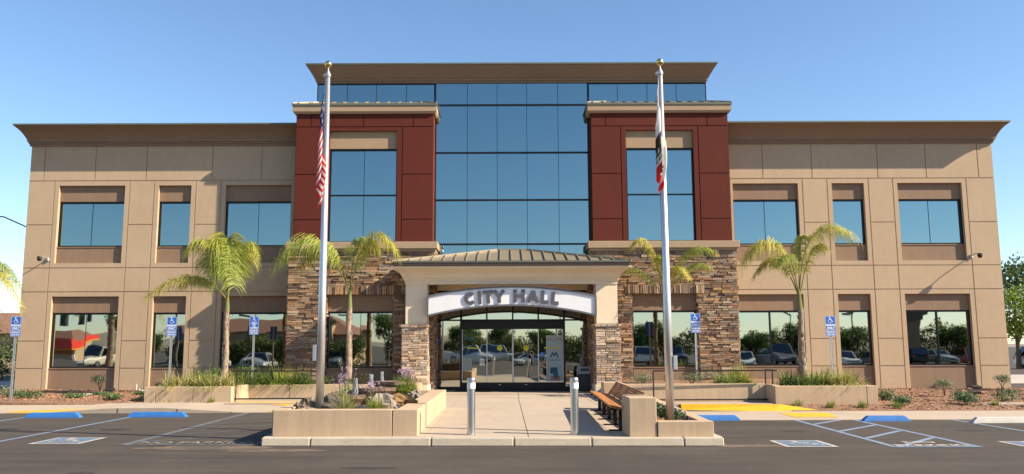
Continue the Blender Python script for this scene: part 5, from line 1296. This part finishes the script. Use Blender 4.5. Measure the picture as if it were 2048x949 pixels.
for i, (z, s_) in enumerate(((4.9, 0), (5.9, 1), (6.6, 2))):
    m = MB(); m.tube([(-70+t*14, -12-i*2, z+1.2-.9*math.sin(t/10*3.14)) for t in range(11)], .018, 5); tag(m.build('overhead_cable', DARKM, origin=(0, -12-i*2, z)), ('lowest', 'middle', 'highest')[i]+' overhead cable crossing behind the parking lot', 'cable', 'overhead cables')
ps = empty('pylon_sign', (40.5, -19, 0), 'brown stepped pylon sign mirrored in the rightmost window', 'sign')
m = MB(); m.box(39.3, 40.9, -19.3, -18.9, 0, 4.6); m.build('pylon', BROWN, ps); m = MB(); m.box(38.0, 42.2, -19.4, -18.8, 5.6, 6.4); m.box(38.5, 41.7, -19.38, -18.82, 5.0, 5.6); m.box(39, 41.2, -19.36, -18.84, 4.5, 5.0); m.build('sign_board', GUTTER, ps)
for x, y, t in ((33.5, -16.9, 'dark parking lot lamp pole mirrored in the rightmost window'), (27.2, -16.5, 'dark lamp pole mirrored in the narrow right window'), (-14.5, -14.8, 'dark lamp pole mirrored in the left tower window'), (-24, -14, 'dark lamp pole mirrored in the third left window')):
    g_ = empty('lot_lamp', (x, y, 0), t, 'street lamp', 'parking lot lamp poles'); m = MB(); m.tube([(x, y, 0), (x, y, 4.9)], [.09, .06], 8); m.build('pole', DARKM, g_); m = MB(); m.box(x-.9, x+.1, y-.12, y+.12, 4.85, 5.0); m.build('lamp_head', DARKM, g_)

# photographer, mirrored small in the sliding doors
def skin_fig(name, verts, edges, rad, mt_, parent, sub=1):
    me = D.meshes.new(name); me.from_pydata([tuple(Vector(v)-wl(parent)) for v in verts], edges, []); o = D.objects.new(name, me); col.objects.link(o)
    sk = o.modifiers.new('s', 'SKIN'); lay = me.skin_vertices[0].data
    for i, r_ in enumerate(rad): lay[i].radius = (r_, r_)
    lay[0].use_root = True
    su = o.modifiers.new('u', 'SUBSURF'); su.levels = sub; su.render_levels = sub
    dg = bpy.context.evaluated_depsgraph_get(); nm = D.meshes.new_from_object(o.evaluated_get(dg)); D.objects.remove(o)
    nm.materials.clear(); nm.materials.append(mt_); nm.polygons.foreach_set('use_smooth', [True]*len(nm.polygons))
    q = D.objects.new(name, nm); col.objects.link(q); q.parent = parent; return q
px_, py_ = 1.75, -.35
pe = empty('person', (px_, py_, 0), 'photographer in a dark dress raising a camera, mirrored in the doors', 'person')
V = [(0, 0, .95), (0, 0, 1.15), (0, 0, 1.38), (0, 0, 1.50), (0, .02, 1.62), (0, .03, 1.74)]
Rr = [.15, .125, .13, .055, .09, .085]; Ed = [(0, 1), (1, 2), (2, 3), (3, 4), (4, 5)]
for s in (-1, 1):
    b = len(V); V += [(s*.09, 0, .85), (s*.10, .01, .48), (s*.10, -.01, .09), (s*.11, .13, .04)]; Rr += [.085, .058, .038, .035]; Ed += [(0, b), (b, b+1), (b+1, b+2), (b+2, b+3)]
    b = len(V); V += [(s*.18, 0, 1.40), (s*.24, .10, 1.16), (s*.10, .24, 1.50), (s*.06, .26, 1.56)]; Rr += [.055, .042, .028, .026]; Ed += [(2, b), (b, b+1), (b+1, b+2), (b+2, b+3)]
    for f in range(5):
        c = len(V); q = f*.014-.028; V += [(s*(.055+q*.5), .275, 1.575+q), (s*(.03+q*.3), .30, 1.59+q), (s*(.012), .295, 1.595+q)]; Rr += [.009, .008, .007]; Ed += [(b+3, c), (c, c+1), (c+1, c+2)]
skin_fig('body', [(px_+a, py_+b, c) for a, b, c in V], Ed, Rr, SKIN, pe)
m = MB()
for z0, r0_ in ((0, 0),): m.tube([(px_, py_, .52), (px_, py_, .80), (px_, py_, .98), (px_, py_, 1.15), (px_, py_, 1.38), (px_, py_, 1.45)], [.24, .21, .19, .15, .17, .09], 18)
m.build('dress', DRESS, pe, smooth=True)
m = MB(); m.ball((px_, py_-.015, 1.70), .115, 14, (.95, 1, 1.15)); m.build('hair', HAIR, pe, smooth=True)
m = MB(); m.box(px_-.06, px_+.06, py_+.22, py_+.26, 1.60, 1.68); m.tube([(px_, py_+.26, 1.64), (px_, py_+.33, 1.64)], .03, 12); tag(m.build('camera_body', PLASTB, origin=(px_, py_+.25, 1.6)), 'small black camera held up by the photographer', 'camera')
